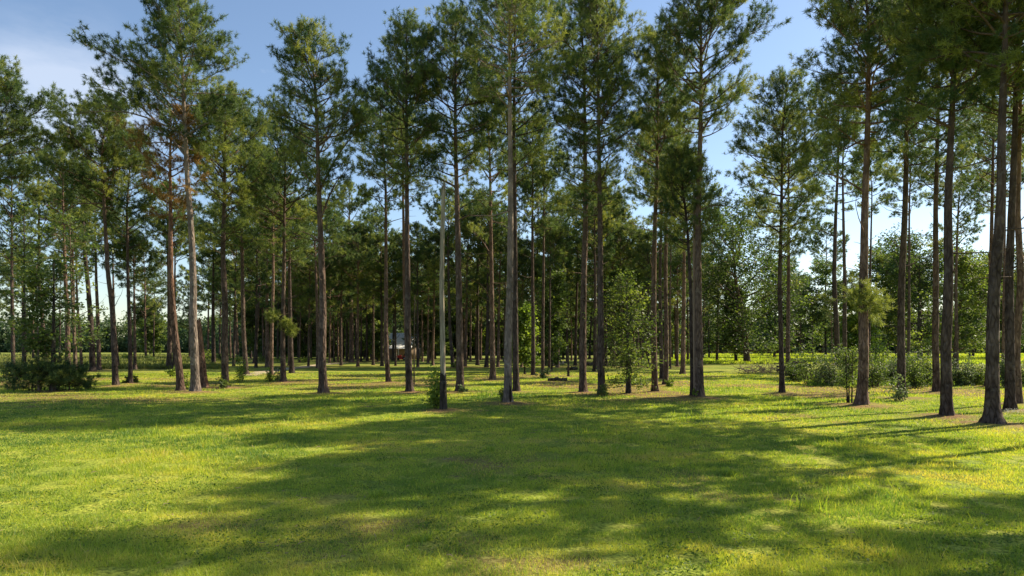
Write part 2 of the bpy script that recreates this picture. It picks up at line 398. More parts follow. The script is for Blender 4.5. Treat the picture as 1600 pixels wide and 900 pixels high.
def shrub(name, loc, H, Rx, rng, label, cat='shrub', group=None, mat=None, leaf=0.09, n=60, nleaf=16, Ry=None, tbase=0.5, stemn=9, bottom=0.0):
    root = empty(name, loc, label, cat, group); gw, gf = Geo(), Geo(); Ry = Ry or Rx
    c = []
    tips = []
    for s in range(stemn):
        a = rng.uniform(0, 6.28); rr_ = rng.uniform(0.15, 1.0)**0.7; h = H*(1-0.35*rr_**2)*rng.uniform(0.45, 1.2)
        tip = np.array([Rx*rr_*math.cos(a)*0.85, Ry*rr_*math.sin(a)*0.85, h])
        b = np.array([tip[0]*0.45, tip[1]*0.45, -0.05]); u = np.linspace(0, 1, 6)[:, None]
        P = b+(tip-b)*u+rng.normal(size=(6, 3))*0.04*H*u; P[:, 2] = b[2]+(tip[2]-b[2])*u[:, 0]**0.8
        gw.tubes(P, np.linspace(0.018*max(0.6, H/2), 0.005, 6), 4)
        m = max(3, n//stemn); q = bottom+(1-bottom)*rng.uniform(0.05, 1.03, m)**0.8
        c.append(np.stack([np.interp(q, u[:, 0], P[:, x]) for x in range(3)], -1)+rng.normal(size=(m, 3))*np.array([Rx, Ry, H*0.6])*0.20)
    c = np.concatenate(c); c[:, 2] = np.abs(c[:, 2])+0.04
    leaves(gf, c, rng, nleaf, 0.17*max(Rx, H)*0.8, leaf, np.clip(tbase+rng.normal(0, 0.2, len(c)), 0, 1), 0.8)
    gw.build('stem', BARKO, root); gf.build('foliage', mat or LEAF, root, tint=True)
    return root

# ------------------------------------------------------------------ pines of the grove, measured in the photograph
G1 = 'tall pines of the grove'
# label, trunk points (photograph px, base first), trunk width px, lowest limb row, top row, reach left px, reach right px, options
PINES = [
 ('slim straight pine at the far left edge rising from behind the dark thicket', [(21,588),(18,440),(17,270)], 6, 420, 235, 45, 45, dict(thin=.8)),
 ('slender brownish pine behind the left thicket, next to the thin grey sapling', [(74,583),(63,440),(60,300)], 6, 470, 225, 50, 45, dict(thin=.8)),
 ('pine with a pinkish trunk just behind the right half of the left thicket', [(106,585),(103,480),(101,440),(99,300)], 8, 420, 215, 48, 45, dict()),
 ('narrow pine at the right end of the left thicket, left of a thinner pale one', [(119,582),(116,500),(114,440),(112,320)], 6, 410, 270, 40, 40, dict()),
 ('thinnest pale pine at the right end of the left thicket', [(128,579),(124,520),(121,470),(118,360)], 4.5, 440, 330, 30, 30, dict()),
 ('pine bending slightly left with a wide foot, just right of the left thicket', [(145,580),(141,510),(136,450),(131,380),(128,280)], 9, 400, 225, 50, 50, dict()),
 ('sunlit slim pine touching the foot of the pine right of the left thicket', [(155,578),(153,510),(150,440),(148,330)], 6.5, 420, 290, 35, 40, dict()),
 ('pale pine half hidden behind the forward tall pine on the left lawn', [(185,576),(180,500),(176,400)], 4.5, 430, 330, 30, 30, dict()),
 ('tall forward pine leaning left, first large trunk right of the thicket on the left', [(181,603),(178,540),(173,480),(170,430),(166,400),(161,320),(160,230)], 9, 340, 165, 75, 70, dict(nl=38)),
 ('straight dark pine with tiny bushes at its foot, right of the first large trunk', [(204,600),(202,540),(200,440),(200,320)], 6.5, 390, 215, 50, 50, dict()),
 ('pale thin pine behind the straight dark pine on the left lawn', [(211,577),(210,500),(208,400)], 5, 450, 370, 32, 32, dict()),
 ('grey pine behind the leaning rusty pine, foot left of it', [(264,576),(266,520),(264,450),(262,350)], 8, 430, 290, 45, 45, dict()),
 ('slim dark pine hidden mostly behind the leaning rusty pine', [(272,577),(272,500),(274,400)], 5.5, 440, 340, 38, 38, dict()),
 ('dying pine with reddish bark and rust brown needles, leaning left', [(283,612),(280,580),(273,520),(270,440),(265,330),(262,210)], 11, 345, 170, 60, 45, dict(rust=1, nl=20, thin=.8)),
 ('largest pine on the left, pale grey trunk and a broad crown against open blue sky', [(306,613),(304,560),(302,500),(301,440),(297,350),(292,280),(290,210),(284,100),(281,20)], 13, 235, 4, 84, 70,
    dict(nl=46, grey=1, stubs=5, ex=[(245,110,103,1),(232,180,70,2),(212,90,172,-1),(190,130,55,-1.5),(200,402,150,1),(215,400,190,-2),(235,180,210,2)])),
 ('straight pine with reddish straw at its foot, just right of the largest left pine', [(334,572),(334,500),(334,400)], 6.5, 430, 325, 42, 42, dict()),
 ('thick dark pine with a bush round its foot, right of the largest left pine', [(352,606),(351,550),(351,480),(350,400),(350,330),(351,200)], 11, 400, 150, 75, 80, dict(nl=42)),
 ('faint thin pine right of the dark pine with a bushy foot', [(372,564),(369,500),(366,420)], 4.5, 430, 350, 30, 30, dict()),
 ('slender pine curving gently left with a bright green bush at its foot', [(385,585),(380,520),(379,440),(378,270)], 7.5, 400, 195, 58, 60, dict()),
 ('thin pine leaning right between the bright bush and the dirt track', [(397,568),(402,510),(406,440),(410,350)], 4.5, 400, 300, 40, 40, dict()),
 ('pale straight pine at the left end of the dirt track', [(418,573),(417,500),(417,400)], 7, 430, 320, 42, 42, dict()),
 ('slim straight pine with a low bush at its foot before the dirt track', [(424,586),(425,520),(427,440),(427,290)], 6, 390, 240, 50, 48, dict()),
 ('dark pine with a small needle sprout on its lower trunk and a bush beside it', [(443,597),(442,540),(442,480),(443,440),(445,340),(446,240)], 8, 410, 190, 70, 68, dict(tf=[(493,-14,.6),(515,14,.6),(505,6,.5)])),
 ('pine with a straw ring at its foot beside the middle of the dirt track', [(456,583),(454,520),(452,440),(452,370)], 8, 410, 320, 50, 50, dict()),
 ('sunlit pinkish pine at the right end of the dirt track', [(497,575),(497,520),(495,450),(492,370)], 6.5, 420, 315, 50, 50, dict()),
 ('large dark pine alone in front of the dirt track, round topped crown on the sky', [(506,615),(505,560),(505,480),(504,440),(501,350),(498,280),(496,200),(492,110)], 13, 330, 48, 68, 72,
    dict(nl=44, ex=[(300,575,160,1),(345,560,235,-1),(380,440,350,1)])),
 ('straight pine standing back in the gap right of the large dark pine, wide crown', [(549,566),(549,500),(547,440),(546,370)], 7.5, 450, 290, 65, 60, dict()),
 ('pine with long bare limbs below its crown, left of the house', [(607,598),(604,540),(603,440),(603,290)], 8, 330, 150, 55, 55, dict(ex=[(330,560,290,1)])),
 ('twin thinner pine close behind the left of the pine in front of the house', [(637,590),(632,440),(630,300),(629,230)], 6.5, 330, 120, 45, 45, dict()),
 ('thick pine directly in front of the white roofed house, dense dark crown', [(640,613),(638,540),(637,440),(636,330),(635,200)], 11, 305, 42, 62, 60, dict(nl=46)),
 ('pine just behind the grey dead trunk, foot a little right of it', [(708,574),(703,520),(701,440),(700,380)], 6, 410, 300, 45, 45, dict()),
 ('tall pine right of the grey dead trunk with dead limbs on its right side', [(719,613),(718,540),(717,440),(715,350),(713,290),(711,200),(712,100)], 12, 300, 22, 78, 70,
    dict(nl=44, ex=[(292,610,262,1),(330,770,300,1),(345,775,340,-1)])),
 ('faint pine on the far lawn between the grey dead trunk and the hollow pine', [(760,574),(762,520),(762,430)], 6, 410, 320, 45, 45, dict()),
 ('brown pine left of the pine with the charred hollow', [(770,594),(769,520),(768,440),(767,350),(765,230)], 9, 350, 150, 58, 55, dict(ex=[(400,725,345,1)])),
 ('nearest central pine, pale trunk with a charred hollow at its foot', [(794,631),(793,560),(796,480),(797,440),(798,330),(797,200),(796,90),(795,0)], 13, 190, -45, 88, 88,
    dict(nl=34, grey=1, thin=.8, stubs=4, hollow=1)),
 ('dark pine close behind the right side of the hollow pine', [(807,613),(805,540),(805,440),(804,330),(803,180)], 10, 290, -10, 70, 75, dict(nl=42)),
 ('straight brown pine in the middle, left of the shade row of four thin trunks', [(833,587),(833,520),(832,440),(832,290)], 7, 370, 185, 48, 48, dict()),
 ('thin pine immediately behind the straight brown pine in the middle', [(839,571),(839,440),(841,320)], 5, 400, 270, 40, 40, dict()),
 ('slim dark pine left of the pale fallen log', [(848,586),(848,520),(849,440),(850,290)], 5.5, 370, 195, 42, 42, dict()),
 ('very thin pine with leafy lower trunk beside the pale fallen log', [(858,582),(859,500),(860,380)], 4, 420, 350, 30, 30, dict()),
 ('pale lit pine behind the short dark post', [(899,571),(900,510),(903,400)], 5, 420, 300, 40, 40, dict()),
 ('very tall dark pine, left one of the pair right of the short dark post', [(911,614),(911,540),(912,440),(915,340),(914,240),(913,120)], 11.5, 345, -15, 72, 65, dict(nl=48, ex=[(300,860,262,1)])),
 ('very tall dark pine with a low bush at its foot, right one of the pair', [(940,618),(938,540),(938,440),(938,340),(936,240),(934,60)], 11.5, 335, -10, 60, 72, dict(nl=48)),
 ('pine seen between the pair of very tall dark pines, its foot on brown straw', [(930,580),(930,510),(930,440),(929,340)], 6.5, 400, 280, 50, 50, dict()),
 ('slim pine just right of the very tall pair, half behind it', [(947,572),(946,480),(944,370)], 5, 400, 300, 45, 45, dict()),
 ('dark thin trunked pine far back between the tall pair', [(921,560),(924,500),(927,420)], 3.5, 440, 370, 30, 30, dict()),
 ('bushy trunked pine at the right of the young oak', [(1024,613),(1022,560),(1021,440),(1022,370),(1027,270),(1028,130)], 10, 360, 55, 55, 55, dict(nl=42)),
 ('slim pine second to the right of the young oak', [(1034,593),(1033,530),(1031,440),(1034,300)], 7, 360, 180, 42, 42, dict()),
 ('pine with a grass tuft at its foot, third to the right of the young oak', [(1040,602),(1041,540),(1041,440),(1042,250)], 8, 350, 140, 48, 48, dict()),
 ('very thin reddish pine behind the trunks right of the young oak', [(1047,576),(1047,450),(1049,350)], 3.5, 380, 290, 30, 30, dict()),
 ('rusty toned pine lit on its right, alone on the lawn left of the twins', [(1067,585),(1068,520),(1069,440),(1070,330)], 7.5, 400, 245, 52, 50, dict()),
 ('slimmer dark left trunk of the twin pines near the right centre', [(1083,620),(1080,540),(1078,440),(1074,340)], 8, 400, 240, 45, 40, dict()),
 ('massive dark right trunk of the twin pines near the right centre', [(1093,622),(1092,540),(1090,440),(1091,330),(1093,240),(1096,150),(1095,40)], 13, 215, -35, 90, 92,
    dict(nl=42, ex=[(210,1180,112,1),(330,1150,325,-1)])),
 ('small dark pine alone on the far sunny field right of the twin pines', [(1120,565),(1122,500),(1122,440)], 4.5, 480, 345, 38, 38, dict()),
 ('slender pine on the right lawn with thin dead twigs, left of a close neighbour', [(1222,615),(1220,540),(1218,440),(1219,350),(1223,200)], 8, 410, 125, 72, 64, dict(thin=.85, nl=40)),
 ('slender pine close behind the right of its neighbour, rising from the brush pile', [(1231,588),(1230,520),(1232,440),(1232,270)], 7, 410, 180, 50, 60, dict()),
 ('thin dark pine leaning right in front of the far wood', [(1286,552),(1288,500),(1291,420)], 4.5, 440, 350, 30, 30, dict()),
 ('pine rising behind the shrub thicket, left of two', [(1309,570),(1306,500),(1303,440),(1307,330),(1310,240)], 8.5, 335, 120, 66, 60, dict(ex=[(370,1235,352,1)])),
 ('pine rising behind the shrub thicket, right of two, slimmer', [(1320,572),(1320,500),(1319,440),(1317,330),(1317,250)], 7, 345, 150, 52, 58, dict()),
 ('thick pine on the right lawn with needle sprouts on its trunk, sapling beside', [(1346,634),(1348,560),(1350,480),(1349,440),(1353,330),(1356,200),(1357,60)], 16, 235, -45, 105, 90,
    dict(nl=40, stubs=9, flare=.65, tf=[(462,-8,.9),(480,10,.8)], ex=[(300,1245,250,1)])),
 ('thin pine almost hidden behind the thick pine with needle sprouts', [(1357,575),(1359,460),(1362,300)], 5, 340, 230, 35, 45, dict()),
 ('pine with a leafy vine round its foot on the right lawn', [(1409,623),(1410,540),(1411,440),(1414,330),(1416,120)], 12, 270, -30, 90, 85, dict(nl=40)),
 ('slim pine seen as a strip behind the pine with the vine', [(1419,582),(1420,500),(1421,330),(1422,250)], 5, 350, 200, 45, 45, dict()),
 ('pine just left of the fourth large trunk at the right, set a little back', [(1464,613),(1463,540),(1463,440),(1466,330),(1467,120)], 10.5, 300, -10, 75, 70, dict(nl=40)),
 ('large pine with a scarred foot, second large trunk from the right edge group', [(1480,651),(1479,540),(1478,440),(1483,330),(1488,200),(1489,60)], 16.5, 190, -110, 105, 90,
    dict(nl=40, ex=[(200,1325,215,-2),(120,1400,90,-2)])),
 ('dark forked pine far behind, between the two nearest right trunks', [(1495,577),(1494,440),(1497,330)], 6, 390, 240, 50, 50, dict(ex=[(352,1550,320,1),(385,1545,350,1)])),
 ('nearest and thickest pine at the right with a broad flared foot', [(1551,663),(1553,560),(1558,440),(1563,330),(1566,200),(1568,80),(1570,0)], 20, 150, -160, 120, 110, dict(nl=40, flare=.8, ex=[(90,1440,60,2)])),
 ('dark pine overlapped by the left side of the thickest right pine', [(1543,605),(1545,540),(1549,440)], 7.5, 330, 90, 60, 60, dict()),
 ('narrow pine glimpsed just right of the thickest right pine', [(1567,582),(1571,330)], 5, 340, 180, 50, 50, dict()),
 ('pine with small white flowers at its foot, right of the thickest one', [(1578,643),(1578,560),(1581,440),(1584,330),(1587,200),(1590,60)], 14.5, 180, -90, 90, 90, dict(nl=38)),
 ('last pine at the right border of the view', [(1591,633),(1592,540),(1594,440),(1597,330),(1598,180)], 12, 220, -50, 90, 80, dict(nl=38)),
 ('dark pine at the left border whose big crown reaches into view', [(-38,607),(-40,440),(-42,250)], 10, 315, 92, 105, 120, dict(nl=40, ex=[(300,55,262,1),(260,70,190,1)])),
]
BASES = []
def build_pine(i, row):
    label, pts, wpx, cby, topy, rl, rr, o = row
    rng = np.random.default_rng(100+i)
    Y = groundY(pts[0][1]); P = [px(x, y, Y) for x, y in pts]; base = P[0].copy(); base[2] = 0
    BASES.append((base[0], base[1], wpx/FPX*Y))
    P = np.array([p-base for p in P]); P[0, 2] = 0
    H = px(0, topy, Y)[2]; cb = px(0, cby, Y)[2]
    if P[-1, 2] < H:
        P = np.vstack([P, P[-1]+[rng.normal()*0.3, 0, H-P[-1, 2]]]); P[-1, 2] = H
    P[1:, 1] += rng.normal(size=len(P)-1)*0.12
    s = Y/FPX; lod = max(0.95, Y/42)
    ex = []
    at = lambda q: np.array([np.interp(q, P[:, 2], P[:, 0]), np.interp(q, P[:, 2], P[:, 1]), q])
    for (y0, tx, ty, dy) in o.get('ex', []):
        tp = px(tx, ty, Y)-base; tp[1] = dy
        ex.append((px(0, y0, Y)[2], tp))
    tf = [(px(0, y, Y)[2], dx*s, -0.25, rd) for (y, dx, rd) in o.get('tf', [])]
    pine('pine_tree', base, P, wpx*s/2, cb, H, rl*s, rr*s, rng, label, group=G1, nl=o.get('nl', 32 if Y < 75 else 26), lod=lod,
         mat=BARKG if o.get('grey') else BARKR if o.get('rust') else BARK, fmat=NEEDLEB if o.get('rust') else None,
         tbase=0.45, thin=o.get('thin', 1.0), stubs=o.get('stubs', 12), extras=ex, tufts=tf, flare=o.get('flare', .4))
for i, row in enumerate(PINES): build_pine(i, row)

# pines just outside the right border, whose crowns and shadows fall into the view
for i, (x, y, H, r, lab) in enumerate([
    (23.2, 24.2, 25.5, 4.2, 'pine just beyond the right border, nearest to the thickest pine'),
    (28.5, 30.5, 25, 4.0, 'pine beyond the right border, a little farther back'),
    (30.5, 20.0, 24, 3.9, 'pine well beyond the right border on the lawn'),
    (36.5, 20.5, 23, 3.8, 'pine far out beyond the right border, standing forward')]):
    rng = np.random.default_rng(900+i)
    P = np.array([[0, 0, 0], [rng.normal()*.2, rng.normal()*.2, H*.5], [rng.normal()*.4, 0, H]])
    pine('pine_tree', (x, y, 0), P, 0.24, H*0.45, H, r, r, rng, lab, group=G1, nl=34, lod=1.5)

# ------------------------------------------------------------------ pines far back in the grove: four kinds, copied
G2 = 'slender pines far back in the grove'
def far_pine(seed, H, cbf, r, r0, lean):
    rng = np.random.default_rng(seed)
    P = np.array([[0, 0, 0], [lean*.3, 0, H*.35], [lean*.7+rng.normal()*.2, 0.1, H*.7], [lean, 0, H]])
    return pine('pine_tree', (0, 0, 0), P, r0, H*cbf, H, r, r, rng, 'slender pine far back in the shade of the grove', group=G2, nl=26, lod=2.6, flare=.35)
protos = [far_pine(31, 21, .40, 3.9, .20, .5), far_pine(32, 23, .36, 4.2, .22, -.6), far_pine(33, 19, .34, 3.8, .18, .2), far_pine(34, 24, .46, 4.3, .23, -.2)]
rng = np.random.default_rng(77); used = [0]*4
FAR = [(522,565),(528,566),(542,565),(564,565),(574,564),(580,562),(589,562),(515,567),(660,566),(669,567),(751,563),(735,564),(743,562),
       (818,566),(826,563),(863,565),(873,563),(886,566),(955,566),(963,564),(975,565),(990,563),(1001,566),(1011,564),(536,561),(556,561),
       (598,561),(614,563),(680,561),(690,563),(725,562),(780,563),(788,565),(812,560),(350,562),(360,560),(412,561),(434,561),(466,561),(478,560),
       (468,566),(486,563),(1056,563),(1075,564),(1098,561),(343,565),(392,560),(325,562),(240,561),(228,563),(296,560),(1250,556),(1108,560),(1190,556),(1230,559),(1270,556),(1300,557),(1330,558),(1420,558),(1400,557),(1345,556),
       (1450,558),(1515,558),(1580,560),(1610,562),(-12,566),(36,568),(52,562),(93,566),(1368,562),(500,561),(640,562),(905,561),(935,563),
       (452,571),(482,572),(533,571),(559,573),(583,570),(597,572),(618,571),(653,573),(676,571),(727,573),(746,571),(778,574),(815,573),(853,571),(871,574),(893,563),(934,574),(959,572),(972,574),(996,572),(1013,575),(1058,573),(1005,568),(400,574),(365,572)]
LM = [(-30,'the left border'),(62,'the thin grey sapling'),(181,'the first large left trunk'),(283,'the rusty pine'),(306,'the largest left pine'),(351,'the bushy footed dark pine'),(418,'the dirt track'),
      (506,'the large dark pine'),(549,'the wide crowned gap pine'),(607,'the bare limbed pine'),(640,'the pine before the house'),(693,'the grey dead trunk'),(719,'the dead limbed tall pine'),(770,'the brown pine'),(794,'the hollow pine'),
      (833,'the straight brown pine'),(888,'the dark post'),(911,'the very tall pair'),(984,'the young oak'),(1024,'the bushy trunked pine'),(1093,'the twin pines'),(1222,'the slender right lawn pines'),
      (1346,'the thick sprouting pine'),(1409,'the vine pine'),(1480,'the scarred pine'),(1551,'the thickest pine'),(1640,'the right border')]
ORD = ['first', 'second', 'third', 'fourth', 'fifth', 'sixth', 'seventh', 'eighth', 'ninth', 'tenth']
def far_label(x):
    k = max(j for j, l in enumerate(LM) if l[0] <= x or j == 0); a, b_ = LM[k], LM[min(k+1, len(LM)-1)]
    grp = sorted(q[0] for q in FAR if a[0] <= q[0] < b_[0]); n = grp.index(x)
    return (ORD[n]+' ' if len(grp) > 1 else '')+'slender far pine between '+a[1]+' and '+b_[1]
for i, (x, y) in enumerate(FAR):
    Y = groundY(y+rng.uniform(-.6, .6)); k = int(rng.integers(0, 4)); pos = px(x, y, Y)
    o = protos[k] if not used[k] else copy_tree(protos[k]); used[k] = 1
    o['label'] = far_label(x)
    o.location = (pos[0], Y, 0); sc = rng.uniform(.82, 1.1); o.scale = (sc*1.1, sc*1.1, sc); o.rotation_euler[2] = rng.uniform(0, 6.28)
    BASES.append((pos[0], Y, .3))

# ------------------------------------------------------------------ dead trunks, stump and post
def snag(name, pts, wpx, topy, label, cat, mats, darkto=None, seed=1):
    rng = np.random.default_rng(seed)
    Y = groundY(pts[0][1]); P = [px(x, y, Y) for x, y in pts]; base = P[0].copy(); base[2] = 0
    P = np.array([p-base for p in P]); P[0, 2] = 0; H = px(0, topy, Y)[2]; P[-1, 2] = H
    root = empty(name, base, label, cat); r0 = wpx/2/FPX*Y
    g = Geo(); at, rad = trunk_mesh(g, P, r0, r0*.72, rng, flare=.15, sides=14)
    # splintered top: uneven spikes round the rim
    c = at(np.array(H)); a = np.arange(14)/14*2*pi; rr_ = r0*.72
    for q in range(14):
        if q % 3 == 0: continue
        p0 = c+[math.cos(a[q])*rr_*.8, math.sin(a[q])*rr_*.8, -.1]
        p1 = p0+[0, 0, rng.uniform(.15, .55)]
        g.tubes(np.array([p0, p1]), [rr_*.3, .01], 4)
    g.add(np.vstack([c[None]+[0, 0, -.02], c+np.stack([np.cos(a)*rr_, np.sin(a)*rr_, a*0-.02], -1)]), T=[[0, k+1, (k+1) % 14+1] for k in range(14)])
    g.build('trunk', mats[0], root, smooth=True)
    if darkto:
        g2 = Geo(); zt = px(0, darkto, Y)[2]; k = 9; zz = np.linspace(-.1, zt, k)
        V = []; sides = 18
        for j, z in enumerate(zz):
            aa = np.arange(sides)/sides*2*pi; rj = rad(np.array(z))*1.13+.02+r0*.3*math.exp(-max(z, 0)/.25)+rng.normal(size=sides)*.007
            zc = z+(rng.normal(size=sides)*.10 if j == k-1 else 0)
            ctr = at(np.array(z)); V.append(np.stack([ctr[0]+rj*np.cos(aa), ctr[1]+rj*np.sin(aa), np.zeros(sides)+zc], -1))
        V = np.array(V); i = np.arange(sides)[None]; jn = (i+1) % sides; b = (np.arange(k-1)*sides)[:, None]
        g2.add(V.reshape(-1, 3), Q=np.stack([b+i, b+jn, b+sides+jn, b+sides+i], -1).reshape(-1, 4))
        g2.build('bark_remnant', mats[1], root, smooth=True)
    BASES.append((base[0], base[1], wpx/FPX*Y)); return root
DEADW, t_, b_ = material('weathered_dead_wood', .85, .1)
tc_ = t_.nodes.new('ShaderNodeTexCoord'); mp_ = t_.nodes.new('ShaderNodeMapping'); mp_.inputs['Scale'].default_value = (14, 14, .9)
t_.links.new(tc_.outputs['Object'], mp_.inputs[0]); n_ = node(t_, 'ShaderNodeTexNoise'); n_.inputs['Scale'].default_value = 1.6; n_.inputs['Detail'].default_value = 8
t_.links.new(mp_.outputs[0], n_.inputs['Vector'])
t_.links.new(ramp(t_, n_.outputs['Fac'], [(.3, (.12, .092, .066)), (.5, (.27, .225, .165)), (.7, (.38, .325, .245))]), b_.inputs['Base Color'])
bp_ = node(t_, 'ShaderNodeBump'); bp_.inputs['Strength'].default_value = .5; bp_.inputs['Distance'].default_value = .02
t_.links.new(n_.outputs['Fac'], bp_.inputs['Height']); t_.links.new(bp_.outputs[0], b_.inputs['Normal'])
TANW, t_, b_ = material('tan_dead_wood', .9, .1)
n_ = node(t_, 'ShaderNodeTexNoise'); n_.inputs['Scale'].default_value = 5; n_.inputs['Detail'].default_value = 6
t_.links.new(ramp(t_, n_.outputs['Fac'], [(.3, (.16, .11, .08)), (.7, (.36, .27, .20))]), b_.inputs['Base Color'])
CHAR, t_, b_ = material('charred_wood', 1, .05)
n_ = node(t_, 'ShaderNodeTexNoise'); n_.inputs['Scale'].default_value = 9
t_.links.new(ramp(t_, n_.outputs['Fac'], [(.3, (.010, .008, .007)), (.7, (.05, .038, .03))]), b_.inputs['Base Color'])
snag('dead_trunk', [(693,642),(692,560),(690,440),(691,380),(693,300)], 8.5, 297, 'bare grey dead trunk with a broken top and dark bark left round its foot', 'dead trunk', (DEADW, BARKO), 583, 5)
snag('dead_trunk', [(320,606),(315,560),(311,510),(309,500)], 11, 503, 'leaning broken off pine trunk right behind the largest left pine', 'dead trunk', (BARKR, BARKO), None, 6)
snag('dead_trunk', [(1086,621),(1085,540),(1084,440),(1085,300)], 4.5, 292, 'thin tan dead trunk standing between the twin pines', 'dead trunk', (TANW, BARKO), None, 7)
snag('dead_trunk', [(888,589),(888,560),(888,545)], 3.6, 543, 'short dark post like stump standing alone right of the pale log', 'dead trunk', (BARKO, BARKO), None, 8)
snag('dead_trunk', [(647,602),(647,560),(648,500)], 2.2, 470, 'very thin dark dead stem right of the pine in front of the house', 'dead trunk', (BARKO, BARKO), None, 9)

# charred hollow on the nearest central pine
for o in COL.objects:
    if o.get('label', '').startswith('nearest central pine'):
        rng = np.random.default_rng(3); g = Geo(); r = 13/2/FPX*groundY(631)
        n = 11; zz = np.linspace(.12, 1.0, n); V = []
        for j, z in enumerate(zz):
            hw = .30*math.sin(pi*min(1, (j+.6)/n))**.7*(1-.45*j/n)
            rr_ = r*(1+.45*math.exp(-z/.38))*1.12+.02
            for u in (-1, -.3, .3, 1):
                a = -1.15+u*hw/1.0+rng.normal()*.03; V.append([rr_*(1-.10*(abs(u) < .5))*math.cos(a), rr_*(1-.10*(abs(u) < .5))*math.sin(a), z])
        Q = [[j*4+k, j*4+k+1, j*4+5+k, j*4+4+k] for j in range(n-1) for k in range(3)]
        g.add(V, Q=Q); g.build('hollow', CHAR, o, smooth=True)

# ------------------------------------------------------------------ broadleaf trees
G3 = 'broadleaf trees at the back of the grove'
def bl(x, by, topy, lowy, rx, wpx, label, seed, **k):
    Y = groundY(by); s = Y/FPX; b = px(x, by, Y); b[2] = 0
    rng = np.random.default_rng(seed); BASES.append((b[0], b[1], wpx*s))
    lod = Y/60
    k.setdefault('nlimb', 16); k.setdefault('ncl', 12); k.setdefault('nleaf', 18)
    if by < 570: k['nlimb'] = int(k['nlimb']*1.35); k['nleaf'] = 22
    return broadleaf('broadleaf_tree', b, px(0, topy, Y)[2], rx*s, px(0, lowy, Y)[2], wpx*s/2, rng, label, group=G3, leaf=.14+.13*lod, clrad=k.pop('clrad', max(.5, rx*s*.13)), **k)
bl(1168, 567, 345, 535, 74, 10, 'spreading dark oak behind the brush pile', 201, nlimb=22, ncl=14, nleaf=18, shape=1.3, tbase=.25)
bl(1150, 566, 440, 540, 22, 5, 'small tree leaning beside the left foot of the spreading dark oak', 202)
bl(1437, 564, 372, 520, 62, 9, 'large dark oak behind the shrubs, left of the large pine with the scarred foot', 203, nlimb=20, ncl=14, nleaf=18, shape=1.15, tbase=.25)
bl(1491, 576, 385, 535, 50, 8, 'oak with sunlit right side between the two nearest right trunks', 204, nlimb=18, ncl=13, tbase=.6)
bl(1385, 562, 395, 520, 45, 5, 'pale leaved tree behind the thick pine with needle sprouts', 205, tbase=.75)
bl(1335, 566, 450, 540, 26, 4, 'small bright tree just left of the thick pine with needle sprouts', 206, mat=LEAFB)
bl(1545, 560, 400, 530, 45, 6, 'dense oak behind the thickest right pine', 207)
bl(1255, 552, 430, 535, 34, 5, 'light green tree before the far wood right of the slender pines', 208, tbase=.7)
bl(1050, 560, 395, 535, 30, 4, 'dark broadleaf tree behind the rusty toned pine', 209)
bl(750, 560, 430, 545, 40, 5, 'yellow green tree on the far lawn right of the grey dead trunk', 210, mat=LEAFB)
bl(672, 563, 430, 540, 34, 5, 'shady tree on the far lawn left of the grey dead trunk', 211)
bl(710, 560, 440, 545, 30, 4, 'mid green tree between the grey dead trunk and the yellow green tree', 212)
bl(820, 584, 470, 560, 20, 2.6, 'young leafy tree between the hollow pine and the straight brown pine', 213, mat=LEAFB, nlimb=12)
bl(862, 580, 420, 555, 26, 3, 'young broadleaf tree behind the very thin pine by the pale log', 214, nlimb=14)
bl(880, 560, 440, 548, 30, 4, 'dark broadleaf tree behind the short post', 215)
bl(570, 560, 420, 545, 42, 5, 'dark broadleaf tree behind the thin pines left of the house', 216)
bl(520, 559, 450, 550, 36, 4, 'low dark tree behind the large dark pine on the left centre', 217)
bl(475, 560, 430, 548, 36, 5, 'dense tree behind the right end of the dirt track', 218)
bl(590, 565, 505, 550, 13, 3, 'small twisted tree left of the house wall', 219, tbase=.6)
bl(83, 612, 390, 540, 36, 8, 'dark forked tree growing inside the left thicket', 220, nlimb=10, ncl=5, nleaf=7, clrad=.42)
bl(61, 612, 400, 520, 20, 3.5, 'thin grey barked sapling in the left thicket', 221, nlimb=12, ncl=7, nleaf=10, bmat=BARKG)
bl(38, 590, 300, 530, 42, 6, 'leafy tree behind the left end of the left thicket', 222, nlimb=11, ncl=6, nleaf=8)
bl(118, 596, 320, 520, 42, 5, 'leafy tree behind the right end of the left thicket', 223, nlimb=11, ncl=6, nleaf=8)
bl(235, 556, 470, 545, 26, 3, 'rounded dark tree on the far field left of the leaning rusty pine', 224)
for i, (x, by, ty, lo, rx, lab) in enumerate([
    (445,560,440,545,34,'dark tree in the far shade behind the dirt track'),(545,559,430,545,36,'leafy tree in the far shade left of the house, behind thin trunks'),
    (650,560,420,545,34,'tree standing just right of the house'),(585,562,440,540,16,'narrow tree hiding the left end of the house'),(785,560,420,545,36,'green tree on the far lawn behind the hollow pine'),
    (840,561,425,545,34,'green tree far behind the straight brown pine'),(915,559,400,540,38,'leafy tree far behind the very tall pair'),(965,560,410,545,34,'tree far behind the left side of the young oak'),
    (1005,560,400,545,34,'tree far behind the right side of the young oak'),(730,560,480,550,24,'low yellowish tree right of the grey dead trunk on the far lawn'),
    (400,560,450,548,30,'dark round tree left of the dirt track far back'),(1100,556,405,540,34,'tree at the field edge right of the twin pines'),(1210,560,400,530,34,'tree behind the slender pines at the brush pile'),
    (1290,556,405,535,40,'tree behind the left end of the right thicket'),(1410,560,370,530,44,'tall dark tree behind the pine with a vine'),(1580,560,390,530,44,'dark tree at the right border behind the last pines'),
    (1520,558,420,535,34,'yellow leaved tree between the scarred pine and the thickest pine')]):
    bl(x, by, ty, lo, rx, 4, lab, 240+i, tbase=[.25, .4, .55][i % 3] if x < 1050 else [.15, .3, .4][i % 3], nlimb=14, ncl=10)
